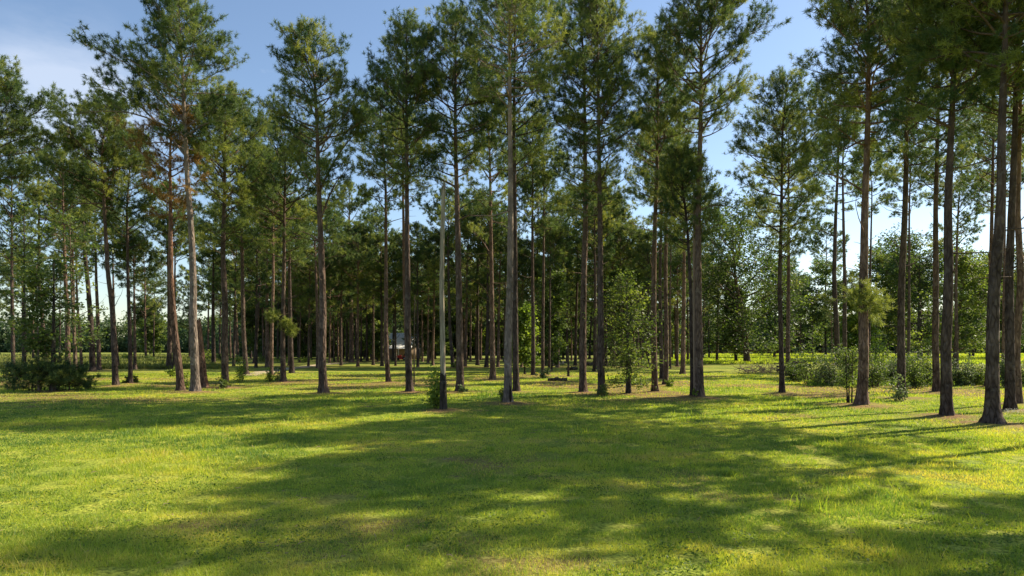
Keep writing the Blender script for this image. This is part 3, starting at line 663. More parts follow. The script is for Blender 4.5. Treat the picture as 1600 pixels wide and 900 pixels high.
# young oak with two stems
Y = groundY(617); s = Y/FPX; b = px(984, 617, Y); b[2] = 0
broadleaf('young_oak', b, px(0, 432, Y)[2], 46*s, px(0, 592, Y)[2], .085, np.random.default_rng(41), 'young oak with two stems and loose yellow green leaves left of the bushy trunked pine', 'young tree',
          nlimb=16, ncl=8, leaf=.16, nleaf=9, mat=LEAF, tbase=.62, clrad=.36, stems=2, shape=1.0)
BASES.append((b[0], b[1], .3))
# sapling at the foot of the thick right pine
Y = groundY(630); s = Y/FPX; b = px(1328, 630, Y); b[2] = 0
broadleaf('sapling', b, px(0, 545, Y)[2], 24*s, px(0, 598, Y)[2], .035, np.random.default_rng(42), 'small leafy sapling with thin stems at the left of the thick right pine', 'sapling',
          nlimb=7, ncl=4, leaf=.12, nleaf=6, tbase=.5, clrad=.22, stems=3)

# ------------------------------------------------------------------ shrubs
def sh(x, by, topy, rx, label, seed, **k):
    Y = groundY(by); s = Y/FPX; b = px(x, by, Y); b[2] = 0
    H = px(0, topy, Y)[2]
    k.setdefault('leaf', .07+.045*Y/35); k.setdefault('cat', 'bush')
    return shrub('bush', b, H, rx*s, np.random.default_rng(seed), label, **k)
sh(680, 640, 575, 16, 'bright leafy bush hugging the left of the grey dead trunk', 301, mat=LEAFB, n=120, nleaf=12, leaf=.13, Ry=.35, tbase=.55)
sh(943, 620, 598, 15, 'low green bush at the foot of the right one of the very tall pair', 302, n=40, nleaf=10, leaf=.12)
sh(786, 629, 603, 6, 'dark narrow bush at the left foot of the hollow pine', 303, n=30, nleaf=10, leaf=.11)
sh(1407, 627, 588, 14, 'leafy vine clump round the foot of a pine on the right lawn', 304, mat=LEAFP, n=50, nleaf=10, leaf=.13)
sh(350, 607, 590, 14, 'small bush round the foot of the thick dark left pine', 305, n=36, nleaf=10)
sh(375, 597, 564, 13, 'bright green bush at the foot of the slender curving pine', 306, mat=LEAFB, n=60, nleaf=11)
sh(423, 596, 577, 8, 'bush at the front of the dirt track by the slim straight pine', 307, mat=LEAFB, n=36, nleaf=10)
sh(435, 596, 570, 6, 'taller pale bush between two pines at the dirt track', 308, mat=LEAFP, n=30, nleaf=10)
sh(269, 588, 575, 8, 'small round bush on the lawn left of the leaning rusty pine', 309, mat=LEAFB, n=36)
sh(293, 611, 582, 7, 'young light green shoot between the rusty pine and the largest left pine', 310, mat=LEAFB, n=26, nleaf=9)
sh(196, 600, 590, 6, 'tiny bush left of the straight dark pine foot', 311, n=20)
sh(213, 599, 589, 6, 'tiny bush right of the straight dark pine foot', 312, n=20)
sh(1090, 622, 610, 10, 'green plants round the foot of the twin pines', 313, n=30, mat=LEAFB)
sh(1046, 604, 592, 7, 'grassy tuft bush at the foot of the third pine right of the young oak', 314, n=20, mat=LEAFB)
sh(724, 614, 603, 8, 'sparse bush round the foot of the pine right of the grey dead trunk', 315, n=20, mat=LEAFP)
sh(712, 576, 563, 12, 'dark bush round the foot of the pine behind the grey dead trunk', 316, n=20)
sh(850, 591, 577, 14, 'grassy bush under the slim pines left of the pale log', 317, n=36, mat=LEAFP)
G4 = 'shrubs of the thicket on the right'
TH = [(1268,600,552,24,LEAF,'dark round shrub at the left end of the right thicket'),(1300,602,556,24,LEAFP,'leafy shrub in the right thicket, second from its left end'),
      (1245,596,572,16,LEAF,'low dark shrub beside the brush pile'),(1326,600,550,22,LEAF,'tall dark shrub behind the sapling in the right thicket'),
      (1366,604,560,20,LEAF,'weedy shrub right of the thick right pine'),(1388,600,566,18,LEAFP,'pale weedy shrub left of the pine with a vine'),
      (1375,590,540,20,LEAFB,'tall sunlit shrub rising behind the weedy shrubs'),(1432,606,565,18,LEAF,'shrub right of the pine with a vine'),
      (1450,602,558,16,LEAF,'dark shrub left of the set back pine in the right thicket'),(1505,603,566,18,LEAFP,'loose pale shrub between the two nearest right trunks'),
      (1528,602,574,18,LEAF,'low dark shrub left of the thickest right pine'),(1572,606,560,10,LEAFP,'narrow shrub seen right of the thickest right pine'),
      (1605,604,568,20,LEAF,'shrub at the right border'),(1408,592,552,16,LEAF,'dark shrub behind the pine with a vine')]
for i, (x, by, ty, rx, m, lab) in enumerate(TH): sh(x, by, ty-6, rx*1.15, lab, 400+i, mat=m, group=G4, n=190, nleaf=13, stemn=24, tbase=.42)
G5 = 'shrubs of the thicket on the left'
TL = [(14,608,560,22,'bushy dark shrub at the left border'),(38,611,572,18,'dark shrub left of the grey sapling'),(62,611,566,20,'wide dark shrub round the grey sapling'),
      (95,611,570,20,'dark shrub right of the forked tree'),(118,610,576,16,'shrub near the right end of the left thicket'),(136,607,590,10,'low last shrub at the right end of the left thicket'),
      (30,590,540,24,'light shrub at the back of the left thicket'),(90,590,545,24,'tall shrub at the back of the left thicket right of the slender pine'),(-15,604,560,22,'shrub just outside the left border')]
for i, (x, by, ty, rx, lab) in enumerate(TL): sh(x, by, ty, rx, lab, 440+i, mat=LEAF if i % 3 else LEAFP, group=G5, n=48, nleaf=9, stemn=10, tbase=.5 if by > 600 else .6)
EDGE = ['dark low bush behind the first large left trunk', 'light bush behind the straight dark pine', 'dark bush on the far lawn left of the rusty pine', 'light bush behind the broken off leaning trunk',
 'dark bush between the broken off trunk and the dark bushy footed pine', 'light bush behind the slender curving pine', 'dark bush behind the left end of the dirt track', 'light bush behind the dirt track',
 'dark bush left of the first large left trunk, behind the wide footed pine', 'light bush left of the sunlit pinkish pine']
G6 = 'bushes along the far edge of the left lawn'
for i, (x, by, ty, rx) in enumerate([(178,566,556,16),(205,563,552,18),(238,568,557,14),(322,564,546,16),(345,567,553,14),(368,566,555,14),(410,566,554,16),(440,567,556,14),(155,563,554,18),(478,566,556,14)]):
    sh(x, by, ty, rx, EDGE[i], 470+i, mat=[LEAF, LEAFB][i % 2], group=G6, n=60, nleaf=10)
# small pine seedling clumps inside the left thicket: needles near the ground
for i, (x, by, h) in enumerate([(50,612,30),(80,612,36),(108,611,28)]):
    rng = np.random.default_rng(490+i); Y = groundY(by); b = px(x, by, Y); b[2] = 0; H = h/FPX*Y
    P = np.array([[0, 0, 0], [.02, 0, H*.5], [0, 0, H]])
    pine('pine_seedling', b, P, .03, .25, H, .75, .75, rng, ['bushy young pine left in the left thicket', 'tallest bushy young pine in the middle of the left thicket', 'bushy young pine right in the left thicket'][i], 'young pine', nl=9, lod=1.2, stubs=0, tbase=.3)

# ------------------------------------------------------------------ brush pile, logs, house, mower
rng = np.random.default_rng(8)
Y = groundY(583); b = px(1205, 583, Y); b[2] = 0
root = empty('brush_pile', b, 'long heap of dead grey branches under the spreading oak', 'brush pile')
g = Geo()
for i in range(170):
    x = rng.uniform(-3.6, 3.6); c = np.array([x, rng.normal()*.6, rng.uniform(0, .45+1.0*math.exp(-((x-2.2)/1.3)**2)+.35*math.exp(-((x+1.6)/1.3)**2))])
    L_ = rng.uniform(.8, 2.6); a = rng.uniform(0, 6.28); e = rng.normal()*.25+.12
    d = np.array([math.cos(a)*math.cos(e), math.sin(a)*.5, math.sin(e)])
    P = limb_curve(c-d*L_/2, d, L_, 6, rng, up=.1, wob=.2); P[:, 2] = np.abs(P[:, 2])
    g.tubes(P, np.linspace(rng.uniform(.012, .045), .005, 6), 5)
for i in range(7):
    P = limb_curve(np.array([rng.uniform(-2, 1), rng.normal()*.4, .2]), [rng.normal()*.5, 0, .8], rng.uniform(1.4, 2.4), 7, rng, up=0, wob=.25)
    g.tubes(P, np.linspace(.025, .005, 7), 4)
    for q in (2, 3, 4, 5):
        g.tubes(limb_curve(P[q], [rng.normal(), 0, .5], .7, 4, rng, wob=.2), [.01, .008, .006, .004], 3)
g.build('branches', TANW, root)
g = Geo()
for i in range(9):
    c = np.array([rng.uniform(1.3, 3.6), rng.normal()*.35, rng.uniform(.15, 1.2)]); a = rng.normal()*.25
    L_ = rng.uniform(1.0, 1.9); d = np.array([math.cos(a), math.sin(a), rng.normal()*.12])
    g.tubes(np.array([c-d*L_/2, c, c+d*L_/2]), [rng.uniform(.09, .17)]*3, 9, cap=True)
g.build('logs', BARKO, root)

def log(x, by, L_, r, a, label, mat, seed):
    rng = np.random.default_rng(seed); Y = groundY(by); b = px(x, by, Y)
    root = empty('fallen_log', (b[0], b[1], 0), label, 'log', rz=a); g = Geo(); P = []
    for k in range(9): P.append([(k/8-.5)*L_, rng.normal()*.03, r*.8+rng.normal()*.02])
    rr_ = r*(1+.12*rng.normal(size=9)); g.tubes(np.array(P), rr_, 11, cap=True)
    g.tubes(np.array(P)[::-1], rr_[::-1]*.98, 11, cap=True)
    for q in (3, 6):
        g.tubes(np.array([P[q], [P[q][0]+.1, -.1, r*2.6]]), [r*.35, r*.2], 6, cap=True)
    g.build('log', mat, root, smooth=True)
PALEW, t_, b_ = material('peeled_wood', .7, .2); n_ = node(t_, 'ShaderNodeTexNoise'); n_.inputs['Scale'].default_value = 6
t_.links.new(ramp(t_, n_.outputs['Fac'], [(.35, (.42, .30, .22)), (.65, (.75, .66, .58))]), b_.inputs['Base Color'])
log(869, 570, 2.4, .32, .1, 'pale peeled fallen log lying on the lawn left of the short post', PALEW, 1)
log(860, 572, 1.6, .30, 1.0, 'dark root end piece beside the pale peeled log', BARKO, 2)
log(871, 595, 1.6, .14, -.1, 'short dark log lying in the straw in front of the pale log', BARKO, 3)
log(894, 578, 1.3, .20, .35, 'dark log chunk right of the short post', BARKO, 4)
log(920, 571, 2.0, .25, 0, 'dark log seen between the very tall pair of pines', BARKO, 5)
log(882, 567, 1.4, .16, .1, 'low dark log just behind the short post', BARKO, 6)

# house between the trees
def plain(name, c, rough=.8, spec=.2, metal=0, var=.12, sc=4.0):
    m, t, b = material(name, rough, spec); n = node(t, 'ShaderNodeTexNoise'); n.inputs['Scale'].default_value = sc; n.inputs['Detail'].default_value = 5
    tc = t.nodes.new('ShaderNodeTexCoord'); t.links.new(tc.outputs['Object'], n.inputs['Vector'])
    t.links.new(ramp(t, n.outputs['Fac'], [(.3, tuple(x*(1-var) for x in c)), (.7, tuple(min(1, x*(1+var)) for x in c))]), b.inputs['Base Color'])
    b.inputs['Metallic'].default_value = metal; return m
ROOF = plain('metal_roof', (.70, .71, .72), .5, .3); WALL = plain('wood_siding', (.30, .22, .16)); WHITE = plain('white_paint', (.80, .80, .78))
GLASS = plain('dark_glass', (.03, .035, .04), .15, .6); RED = plain('red_paint', (.55, .03, .025), .4, .5); RUB = plain('rubber', (.02, .02, .02), .8)
Y = groundY(561.5); b = px(617, 561.5, Y)
root = empty('house', (b[0], Y, 0), 'white metal roofed house with brown walls half hidden by the trees', 'house')
g = Geo(); g.box(-4.6, 4.6, 0, 8, 0, 2.9); g.build('wall', WALL, root)
g = Geo()                                   # gabled roof, ridge along x, with a front porch slope
for (y0, z0, y1, z1) in ((-.6, 3.0, 4, 5.7), (8.6, 3.0, 4, 5.7)):
    for th in (0,):
        V = [(-5, y0, z0), (5, y0, z0), (5, y1, z1), (-5, y1, z1), (-5, y0, z0+.12), (5, y0, z0+.12), (5, y1, z1+.12), (-5, y1, z1+.12)]
        g.add(V, Q=[[0, 1, 2, 3], [4, 7, 6, 5], [0, 4, 5, 1], [1, 5, 6, 2], [0, 3, 7, 4]])
    for k in range(17):
        x = -4.95+k*.6; s_ = (y1-y0); g.add([(x, y0, z0+.122), (x+.05, y0, z0+.122), (x+.05, y1, z1+.122), (x, y1, z1+.122), (x, y0, z0+.17), (x+.05, y0, z0+.17), (x+.05, y1, z1+.17), (x, y1, z1+.17)],
                                 Q=[[4, 7, 6, 5], [0, 4, 5, 1], [0, 3, 7, 4], [1, 5, 6, 2]])
rf = g.build('roof', ROOF, root)
g = Geo()
for x in (-4.6, 4.6): g.add([(x, 0, 2.9), (x, 8, 2.9), (x, 4, 5.55)], T=[[0, 1, 2]])
g.build('gable', WHITE, root)
g = Geo(); V = [(-4, -3.2, 2.3), (4, -3.2, 2.3), (4, -.4, 3.1), (-4, -.4, 3.1)]; g.add(V+[(x, y, z+.1) for x, y, z in V], Q=[[0, 1, 2, 3], [4, 7, 6, 5], [0, 4, 5, 1], [1, 5, 6, 2], [0, 3, 7, 4]])
g.build('porch_roof', ROOF, root)
for x in (-3.8, -1.3, 1.3, 3.8):
    g = Geo(); g.box(x-.07, x+.07, -3.1, -2.96, 0, 2.35); g.build('porch_post', WHITE, root)
for x in (-3.0, 3.0):
    g = Geo(); g.box(x-.55, x+.55, -.06, -.003, 1.0, 2.2); wn = g.build('window', WHITE, root)
    g = Geo(); g.box(x-.47, x+.47, -.075, -.063, 1.08, 2.12); g.build('pane', GLASS, wn)
g = Geo(); g.box(-.5, .5, -.06, -.003, 0.02, 2.1); dr = g.build('door', WHITE, root)
g = Geo(); g.tubes(np.array([[.38, -.13, 1.0], [.38, -.07, 1.0]]), [.04, .04], 8, cap=True); g.build('handle', GLASS, dr)
# red riding mower before the house
Y = groundY(562.5); b = px(628, 562.5, Y)
root = empty('riding_mower', (b[0], Y, 0), 'red riding mower parked before the house wall', 'mower')
g = Geo(); g.box(-.95, -.1, -.3, .3, .45, 1.0); g.box(-.1, .75, -.4, .4, .4, .62); g.box(.35, .75, -.5, .5, .62, .85); bd = g.build('body', RED, root)
bv = bd.modifiers.new('bevel', 'BEVEL'); bv.width = .06; bv.segments = 2
g = Geo(); g.box(.15, .55, -.22, .22, .86, .96); g.box(.5, .6, -.22, .22, .9, 1.35); g.build('seat', RUB, root)
g = Geo(); a = np.linspace(0, 2*pi, 13); g.tubes(np.stack([-.1+.06*np.cos(a), .18*np.sin(a), 1.2+.15*np.cos(a)], -1), np.full(13, .018), 6); g.tubes(np.array([[-.2, 0, .95], [-.1, 0, 1.2]]), [.02, .02], 6); g.build('steering_wheel', RUB, root)
g = Geo(); g.box(-.45, .35, -.62, .62, .15, .36); g.build('deck', RED, root)
for (x, r_) in ((-.75, .22), (.5, .32)):
    for y in (-.5, .5):
        g = Geo(); a = np.linspace(0, 2*pi, 17); g.tubes(np.stack([x+(r_-.08)*np.cos(a), a*0+y, r_+(r_-.08)*np.sin(a)], -1), np.full(17, .09), 8); wh = g.build('wheel', RUB, root, smooth=True)
        g = Geo(); g.tubes(np.array([[x, y-.04, r_], [x, y+.04, r_]]), [r_*.5, r_*.5], 12, cap=True); g.build('rim', WHITE, wh)

# far farm fence
Y = 215.
root = empty('farm_fence', (px(1250, 540, Y)[0], Y, 0), 'faint post and wire fence along the far side of the sunny field', 'fence')
for k in range(-9, 14):
    g = Geo(); g.tubes(np.array([[k*4., 0, 0], [k*4.+.03, 0, 1.5]]), [.09, .08], 7, cap=True); g.build('post', TANW, root)
g = Geo()
for z in (.5, .9, 1.3): g.tubes(np.array([[-36., -.1, z], [52., -.1, z]]), [.012, .012], 4)
g.build('wire', TANW, root)

# ------------------------------------------------------------------ ground
rng = np.random.default_rng(12)
def vnoise(x, y, sc, seed):
    """smooth value noise on numpy arrays"""
    r = np.random.default_rng(seed).uniform(0, 1, (256, 256)); X = x/sc+1000.3; Yy = y/sc+1000.7
    xi = np.floor(X).astype(int); yi = np.floor(Yy).astype(int); fx = X-xi; fy = Yy-yi; fx = fx*fx*(3-2*fx); fy = fy*fy*(3-2*fy)
    g = lambda a, b: r[a % 256, b % 256]
    return (g(xi, yi)*(1-fx)+g(xi+1, yi)*fx)*(1-fy)+(g(xi, yi+1)*(1-fx)+g(xi+1, yi+1)*fx)*fy
def fbm(x, y, sc, seed, o=4): return sum(vnoise(x, y, sc/2**k, seed+k)*.5**(k+1) for k in range(o))/(1-.5**o)
BASE_A = np.array(BASES)
def litter(x, y):
    """0..1: pine straw on the ground: under the grove and round every trunk"""
    band = np.clip((y-31)/7, 0, 1)*np.clip((85-y)/20, 0, 1)
    l = band*np.clip((fbm(x, y*1.0, 5.0, 5)-.42)*5.0, 0, 1)*.8
    l = np.maximum(l, .7*np.clip((fbm(x, y, 2.2, 19)-.69)*7, 0, 1))
    near = np.zeros_like(x)
    for bx, by, bw in BASE_A:
        m = (np.abs(x-bx) < 4) & (np.abs(y-by) < 4)
        if not m.any(): continue
        d = np.hypot(x[m]-bx, y[m]-by); near[m] = np.maximum(near[m], np.exp(-(d/(.6+bw*2.2))**2)*1.2)
    n2 = fbm(x, y, 1.2, 9)
    return np.clip(np.maximum(l, near*(.05+1.5*n2)), 0, 1)
def height(x, y):
    h = .10*(fbm(x, y, 9, 41)-.5)+.035*(fbm(x, y, 1.1, 43)-.5)
    return h*np.clip((140-y)/60, 0, 1)
xs = np.concatenate([-np.geomspace(60, 1500, 26)[::-1], np.arange(-59.5, 59.6, .42), np.geomspace(60, 1500, 26)])
ys = np.concatenate([np.linspace(-300, 2, 8), np.arange(3, 62, .36), np.geomspace(62.5, 1800, 90)])
XX, YY = np.meshgrid(xs, ys); lt = litter(XX.ravel(), YY.ravel())
mound = np.zeros(XX.size)
for bx, by, bw in BASE_A:
    d2 = (XX.ravel()-bx)**2+(YY.ravel()-by)**2; mound = np.maximum(mound, .09*np.exp(-d2/(.5+bw)**2))
V = np.stack([XX.ravel(), YY.ravel(), height(XX.ravel(), YY.ravel())+mound*(YY.ravel() < 70)], -1)
ny, nx = XX.shape; i = np.arange(nx-1)[None]; j = (np.arange(ny-1)*nx)[:, None]
F = np.stack([j+i, j+i+1, j+i+1+nx, j+i+nx], -1).reshape(-1, 4)
m, t, b = material('lawn', .95, .08)
tc = t.nodes.new('ShaderNodeTexCoord')
def tn(sc, det=5, off=0):
    n = node(t, 'ShaderNodeTexNoise'); n.inputs['Scale'].default_value = sc; n.inputs['Detail'].default_value = det
    mpp = t.nodes.new('ShaderNodeMapping'); mpp.inputs['Location'].default_value = (off, off*2, 0); t.links.new(tc.outputs['Object'], mpp.inputs[0]); t.links.new(mpp.outputs[0], n.inputs['Vector']); return n.outputs['Fac']
big = ramp(t, tn(.22, 6), [(.32, (.13, .20, .032)), (.50, (.27, .32, .045)), (.68, (.40, .38, .07))])
mid = ramp(t, tn(1.6, 6, 3), [(.30, (.09, .15, .03)), (.55, (.26, .31, .045)), (.75, (.45, .38, .10))])
col = mixc(t, .5, big, mid)
fine = ramp(t, tn(14, 5, 7), [(.30, (.35, .4, .3)), (.62, (1.25, 1.2, 1.1))])
col = mixc(t, 1, col, fine, 'MULTIPLY')
sp = t.nodes.new('ShaderNodeSeparateXYZ'); t.links.new(tc.outputs['Object'], sp.inputs[0])
mr = node(t, 'ShaderNodeMapRange'); mr.inputs['From Min'].default_value = 75; mr.inputs['From Max'].default_value = 125; t.links.new(sp.outputs['Y'], mr.inputs['Value'])
field = ramp(t, tn(.12, 7, 11), [(.3, (.11, .16, .035)), (.7, (.22, .23, .05))])
col = mixc(t, mr.outputs[0], col, field)
at = node(t, 'ShaderNodeAttribute', attribute_name='tint')
straw = ramp(t, tn(9, 6, 20), [(.3, (.09, .046, .024)), (.55, (.22, .130, .065)), (.75, (.36, .26, .13))])
col = mixc(t, at.outputs['Fac'], col, straw)
bare = ramp(t, tn(2.3, 3, 31), [(.70, (0, 0, 0)), (.76, (1, 1, 1))])
col = mixc(t, bare, col, (.10, .075, .05))
t.links.new(col, b.inputs['Base Color'])
bp = node(t, 'ShaderNodeBump'); bp.inputs['Strength'].default_value = .8; bp.inputs['Distance'].default_value = .06
t.links.new(tn(16, 6, 2), bp.inputs['Height']); t.links.new(bp.outputs[0], b.inputs['Normal'])
tag(mesh_obj('ground', V, F, m, None, lt, None, True), kind='structure')

# pale dirt track
m2, t2, b2 = material('dirt_track', 1, .05); n2 = node(t2, 'ShaderNodeTexNoise'); n2.inputs['Scale'].default_value = 3; n2.inputs['Detail'].default_value = 6
t2.links.new(ramp(t2, n2.outputs['Fac'], [(.3, (.30, .24, .15)), (.7, (.50, .42, .30))]), b2.inputs['Base Color'])
pts = [(385, 587), (415, 581), (440, 577), (470, 574), (500, 570), (535, 567)]
C_ = np.array([px(x, y, groundY(y)) for x, y in pts]); C_[:, 2] = 0
u = np.linspace(0, len(C_)-1, 40); C2 = np.stack([np.interp(u, np.arange(len(C_)), C_[:, k]) for k in range(3)], -1)
d = unit(np.gradient(C2, axis=0)); nrm_ = np.stack([-d[:, 1], d[:, 0], d[:, 2]*0], -1); r_ = rng.uniform(.85, 1.25, (40, 1))
V = []
for k in (-1, -.4, .4, 1): V.append(C2+nrm_*k*1.25*r_)
V = np.stack(V, 1); hz = height(V[..., 0], V[..., 1]); V[..., 2] = hz+.03; V[:, (0, 3), 2] -= .035
V = V.reshape(-1, 3); i = np.arange(3)[None]; j = (np.arange(39)*4)[:, None]
tag(mesh_obj('dirt_track', V, np.stack([j+i, j+i+1, j+i+5, j+i+4], -1).reshape(-1, 4), m2, smooth=True), kind='structure')

# ------------------------------------------------------------------ grass
def blades(N, ymin, ymax, seed, hmul=1., dens_pow=2.0, xr=.86, wmul=1., tshift=0.):
    rng = np.random.default_rng(seed)
    y = np.exp(rng.uniform(math.log(ymin), math.log(ymax), N)); x = rng.uniform(-xr, xr, N)*(y+2.5)
    lt = litter(x, y); keep = rng.uniform(0, 1, N) > lt*.85; x, y, lt = x[keep], y[keep], lt[keep]; N = len(x)
    patch = fbm(x, y, 2.2, 51); tall = np.clip((fbm(x, y, 4.0, 61)-.52)*6, 0, 1)
    bare = fbm(x, y, .55, 81); k2 = (bare > .36); x, y, lt, patch, tall = x[k2], y[k2], lt[k2], patch[k2], tall[k2]; N = len(x)
    h = hmul*(.030+.035*patch+.065*tall*rng.uniform(.3, 1, N))*rng.uniform(.6, 1.5, N)
    w_ = wmul*np.maximum(.0045, .00105*y)*rng.uniform(.7, 1.3, N)
    h = np.maximum(h, y*.0011)
    z = height(x, y); a = rng.uniform(0, 2*pi, N); ln_ = rng.normal(size=(N, 2))*.45
    b = np.stack([x, y, z-.005], -1); sd = np.stack([np.cos(a), np.sin(a), 0*a], -1)*w_[:, None]*.5
    top = b+np.stack([ln_[:, 0]*h, ln_[:, 1]*h, h], -1)
    V = np.stack([b-sd, b+sd, top], 1).reshape(-1, 3)
    tn_ = np.clip(.26+.05+.75*(fbm(x, y, 3.0, 71)-.5)*1.6+.25*(fbm(x, y, 14., 75)-.35)*1.6+.9*(fbm(x, y, .7, 77)-.5)+rng.normal(0, .13, N)+tshift, 0, 1)
    tn_ = np.where(rng.uniform(0, 1, N) < .05+.35*lt, rng.uniform(.85, 1, N), tn_)
    return V, np.repeat(tn_, 3)
V1, T1 = blades(950000, 7.0, 75, 5)
V2, T2 = blades(16000, 7.0, 60, 6, hmul=2.3, wmul=1.1, tshift=.12)
V = np.concatenate([V1, V2]); T_ = np.concatenate([T1, T2])
tag(mesh_obj('grass', V, np.arange(len(V)).reshape(-1, 3), GRASS, None, T_), 'short patchy lawn grass in sun and tree shade', 'grass', kind='stuff')

# tall blades of a few weeds standing in the lawn
def weed(x, y, n, h, label, seed, mat=GRASS, tint=.35):
    rng = np.random.default_rng(seed); Y = groundY(y); b = px(x, y, Y); b[2] = height(np.array(b[0]), np.array(Y)); g = Geo()
    for k in range(n):
        p = rng.normal(size=2)*h*.6; ln_ = rng.normal(size=2)*.35*h; hh = h*rng.uniform(.5, 1.1); a = rng.uniform(0, 6.28); s_ = np.array([math.cos(a), math.sin(a), 0])*.008*(Y/12)
        q = np.array([[p[0], p[1], 0], [p[0]+ln_[0]*.4, p[1]+ln_[1]*.4, hh*.6], [p[0]+ln_[0]*1.3, p[1]+ln_[1]*1.3, hh]])
        g.add([q[0]-s_, q[0]+s_, q[1]+s_*.8, q[1]-s_*.8, q[2]], Q=[[0, 1, 2, 3]], T=[[3, 2, 4]], tint=np.clip(tint+rng.normal()*.15, 0, 1))
    o = g.build('grass_tuft', mat, tint=True); o.location = tuple(b); tag(o, label, 'grass tuft', 'taller grass tufts standing in the lawn')
# clover and broad weeds, twigs, cones and straw scattered in the lawn
rng = np.random.default_rng(91); N = 9000
y = np.exp(rng.uniform(math.log(7.5), math.log(45), N)); x = rng.uniform(-.86, .86, N)*(y+2.5)
k_ = fbm(x, y, 1.6, 93) > .50; x, y = x[k_], y[k_]
g = Geo(); c_ = np.stack([x, y, height(x, y)+.035], -1)
leaves(g, c_, rng, 9, .13, .045, np.clip(rng.normal(.25, .18, len(x)), 0, 1), .22)
tag(g.build('lawn_weeds', LEAFB, tint=True), 'low clover and broad leaved weeds spread through the lawn', 'weeds', kind='stuff')
g = Geo(); N = 1500; y = np.exp(rng.uniform(math.log(7.5), math.log(60), N)); x = rng.uniform(-.86, .86, N)*(y+2.5)
a_ = rng.uniform(0, 6.28, N); l_ = rng.uniform(.03, .14, N)*(1+y/60); k_ = (rng.uniform(0, 1, N) < .25+.75*litter(x, y)); x, y, a_, l_ = x[k_], y[k_], a_[k_], l_[k_]
p0 = np.stack([x, y, height(x, y)+rng.uniform(.01, .05, len(x))], -1); d_ = np.stack([np.cos(a_), np.sin(a_), rng.normal(size=len(x))*.12], -1)*l_[:, None]
g.tubes(np.stack([p0-d_/2, p0+rng.normal(size=p0.shape)*.012, p0+d_/2], 1), np.stack([.003+.0002*y, .004+.0002*y, .002+.0002*y], -1), 4)
tag(g.build('fallen_twigs', TANW), 'fallen twigs and pine straw scattered over the lawn', 'twigs', kind='stuff')
for i, (x, y, n, h, lab) in enumerate([(1272,795,70,.30,'tallest coarse grass tuft on the right foreground lawn'),(1140,740,70,.18,'wide grass tuft at the centre right of the lawn'),
    (765,705,50,.18,'sunlit grass tuft in the middle of the lawn'),(590,775,50,.16,'thin grass tuft left of the middle in the big shadow'),(1060,672,30,.24,'thin upright weed right of centre behind the lawn shade'),
    (1340,725,45,.2,'grass tuft in the sunny spot below the scarred pine'),(660,845,60,.14,'grass tuft at the bottom centre'),(1440,790,50,.16,'grass tuft in the lower right shade'),
    (330,800,40,.14,'grass tuft at the tip of the lower left shadow'),(1385,870,60,.15,'grass tuft close to the bottom right'),(905,790,50,.14,'grass tuft in the sun strip below centre')]):
    weed(x, y, n, h, lab, 600+i)
# small white flowers by the right pine
g = Geo(); rng = np.random.default_rng(4); Y = groundY(646); b = px(1583, 646, Y)
for k in range(60):
    c = np.array([rng.normal()*.5, rng.normal()*.25, .10+rng.uniform(0, .1)]); g.tubes(np.array([[c[0], c[1], 0], c]), [.004, .003], 3)
    a = np.arange(5)/5*2*pi; V = np.vstack([c[None], c+np.stack([np.cos(a)*.022, np.sin(a)*.022, a*0+.012], -1)]); g.add(V, T=[[0, q+1, (q+1) % 5+1] for q in range(5)])
o = g.build('flower_patch', WHITE); o.location = (b[0], Y, 0); tag(o, 'small patch of white flowers at the foot of a right pine', 'flowers')

# field of tall weeds beyond the grove (left edge and far right)
def tall_field(name, N, y0, y1, f, hmin, hmax, seed, label, mat=GRASS, tb=.6):
    rng = np.random.default_rng(seed); y = y0+(y1-y0)*rng.uniform(0, 1, N)**1.3; p = rng.uniform(f[0], f[1], N); x = (p-800)/FPX*y
    h = (hmin+(hmax-hmin)*fbm(x, y, 9, seed))*rng.uniform(.6, 1.25, N); w_ = .0016*y*rng.uniform(.6, 1.4, N); a = rng.uniform(0, 6.28, N)
    b = np.stack([x, y, 0*x], -1); sd = np.stack([np.cos(a), np.sin(a), 0*a], -1)*w_[:, None]; top = b+np.stack([rng.normal(size=N)*h*.3, rng.normal(size=N)*h*.3, h], -1)
    V = np.stack([b-sd, b+sd, top], 1).reshape(-1, 3)
    tag(mesh_obj(name, V, np.arange(len(V)).reshape(-1, 3), mat, None, np.repeat(np.clip(tb+.6*(fbm(x, y, 12, seed+3)-.5)+rng.normal(0, .06, N), 0, .84), 3)), label, 'tall grass', kind='stuff')
tall_field('tall_grass', 34000, 88, 200, (-80, 345), .25, .9, 21, 'overgrown tall grass field beyond the left lawn', FIELDM, tb=.5)
tall_field('tall_grass', 50000, 112, 240, (1040, 1700), .2, .55, 22, 'sunlit yellow green hay field beyond the right side of the grove', tb=.52)
tall_field('tall_grass', 7000, 51, 74, (1262, 1640), .12, .5, 23, 'weeds and tall grass between the shrubs of the right thicket', GRASS, .3)

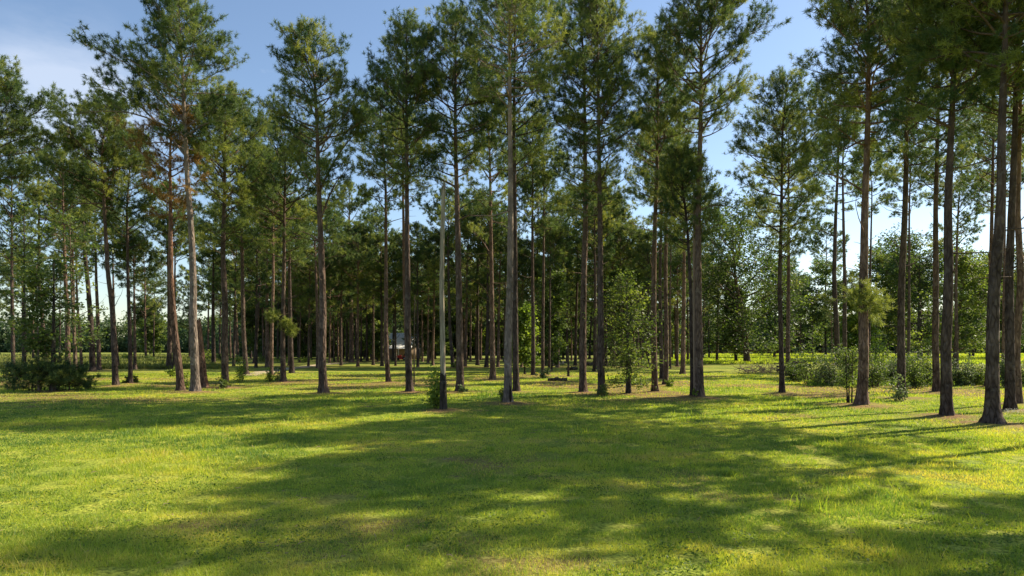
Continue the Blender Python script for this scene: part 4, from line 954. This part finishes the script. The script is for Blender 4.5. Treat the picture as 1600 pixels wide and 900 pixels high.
# ------------------------------------------------------------------ far woods
def wood(name, band, hmin, hmax, N, per, seed, label, fs, yj, mat=WOOD, xw=.5):
    """a far tree belt along a path given in (photo px, distance); every crown is a clumped shell of leaf faces"""
    rng = np.random.default_rng(seed); g = Geo(); gt = Geo()
    bx = np.array(band, float)
    for k in range(N):
        p = rng.uniform(bx[0, 0], bx[-1, 0]); Y = np.interp(p, bx[:, 0], bx[:, 1])+rng.uniform(0, yj); x = (p-800)/FPX*Y
        H = rng.uniform(hmin, hmax); r = rng.uniform(.18, .32)*H; tb = np.clip(.45+rng.normal()*.2, 0, 1)
        nc = 22; u = unit(rng.normal(size=(nc, 3))); cc = u*rng.uniform(.45, 1, (nc, 1))*np.array([r, r, H*.46])+np.array([x, Y, H*.50])
        cc[::2, 2] = rng.uniform(0, H*.3, len(cc[::2])); cc[::2, 0] = x+rng.normal(size=len(cc[::2]))*r*.9
        n = per; q = cc[:, None, :]+rng.normal(size=(nc, n, 3))*r*.22
        q[..., 2] = np.abs(q[..., 2]); d = unit(rng.normal(size=(nc, n, 3))); s_ = unit(np.cross(d, rng.normal(size=(nc, n, 3)))); sz = fs*rng.uniform(.6, 1.4, (nc, n, 1))
        V = np.stack([q-d*sz, q+s_*sz*.6, q+d*sz, q-s_*sz*.6], 2).reshape(-1, 3); tt = np.clip(tb+rng.normal(0, .16, (nc, 1))+rng.normal(0, .08, (nc, n)), 0, 1)
        g.add(V, Q=np.arange(nc*n*4).reshape(-1, 4), tint=np.repeat(tt.ravel(), 4))
    o = g.build(name, mat, tint=True); tag(o, label, 'wood', kind='stuff'); return o
wood('distant_wood', [(-250, 290), (250, 300), (420, 260)], 14, 20, 260, 28, 71, 'far wood beyond the left field', .55, 35)
wood('distant_wood', [(380, 185), (580, 182), (700, 205), (1050, 215)], 17, 26, 260, 28, 72, 'dark wood closing off the back of the grove', .45, 30)
wood('distant_wood', [(960, 255), (1300, 270), (1900, 280)], 14, 21, 260, 28, 73, 'far wood beyond the hay field on the right', .55, 35)

for o_ in COL.objects:
    if len(str(o_.get('label', '')).split()) > 16: print('LONG', o_['label'])
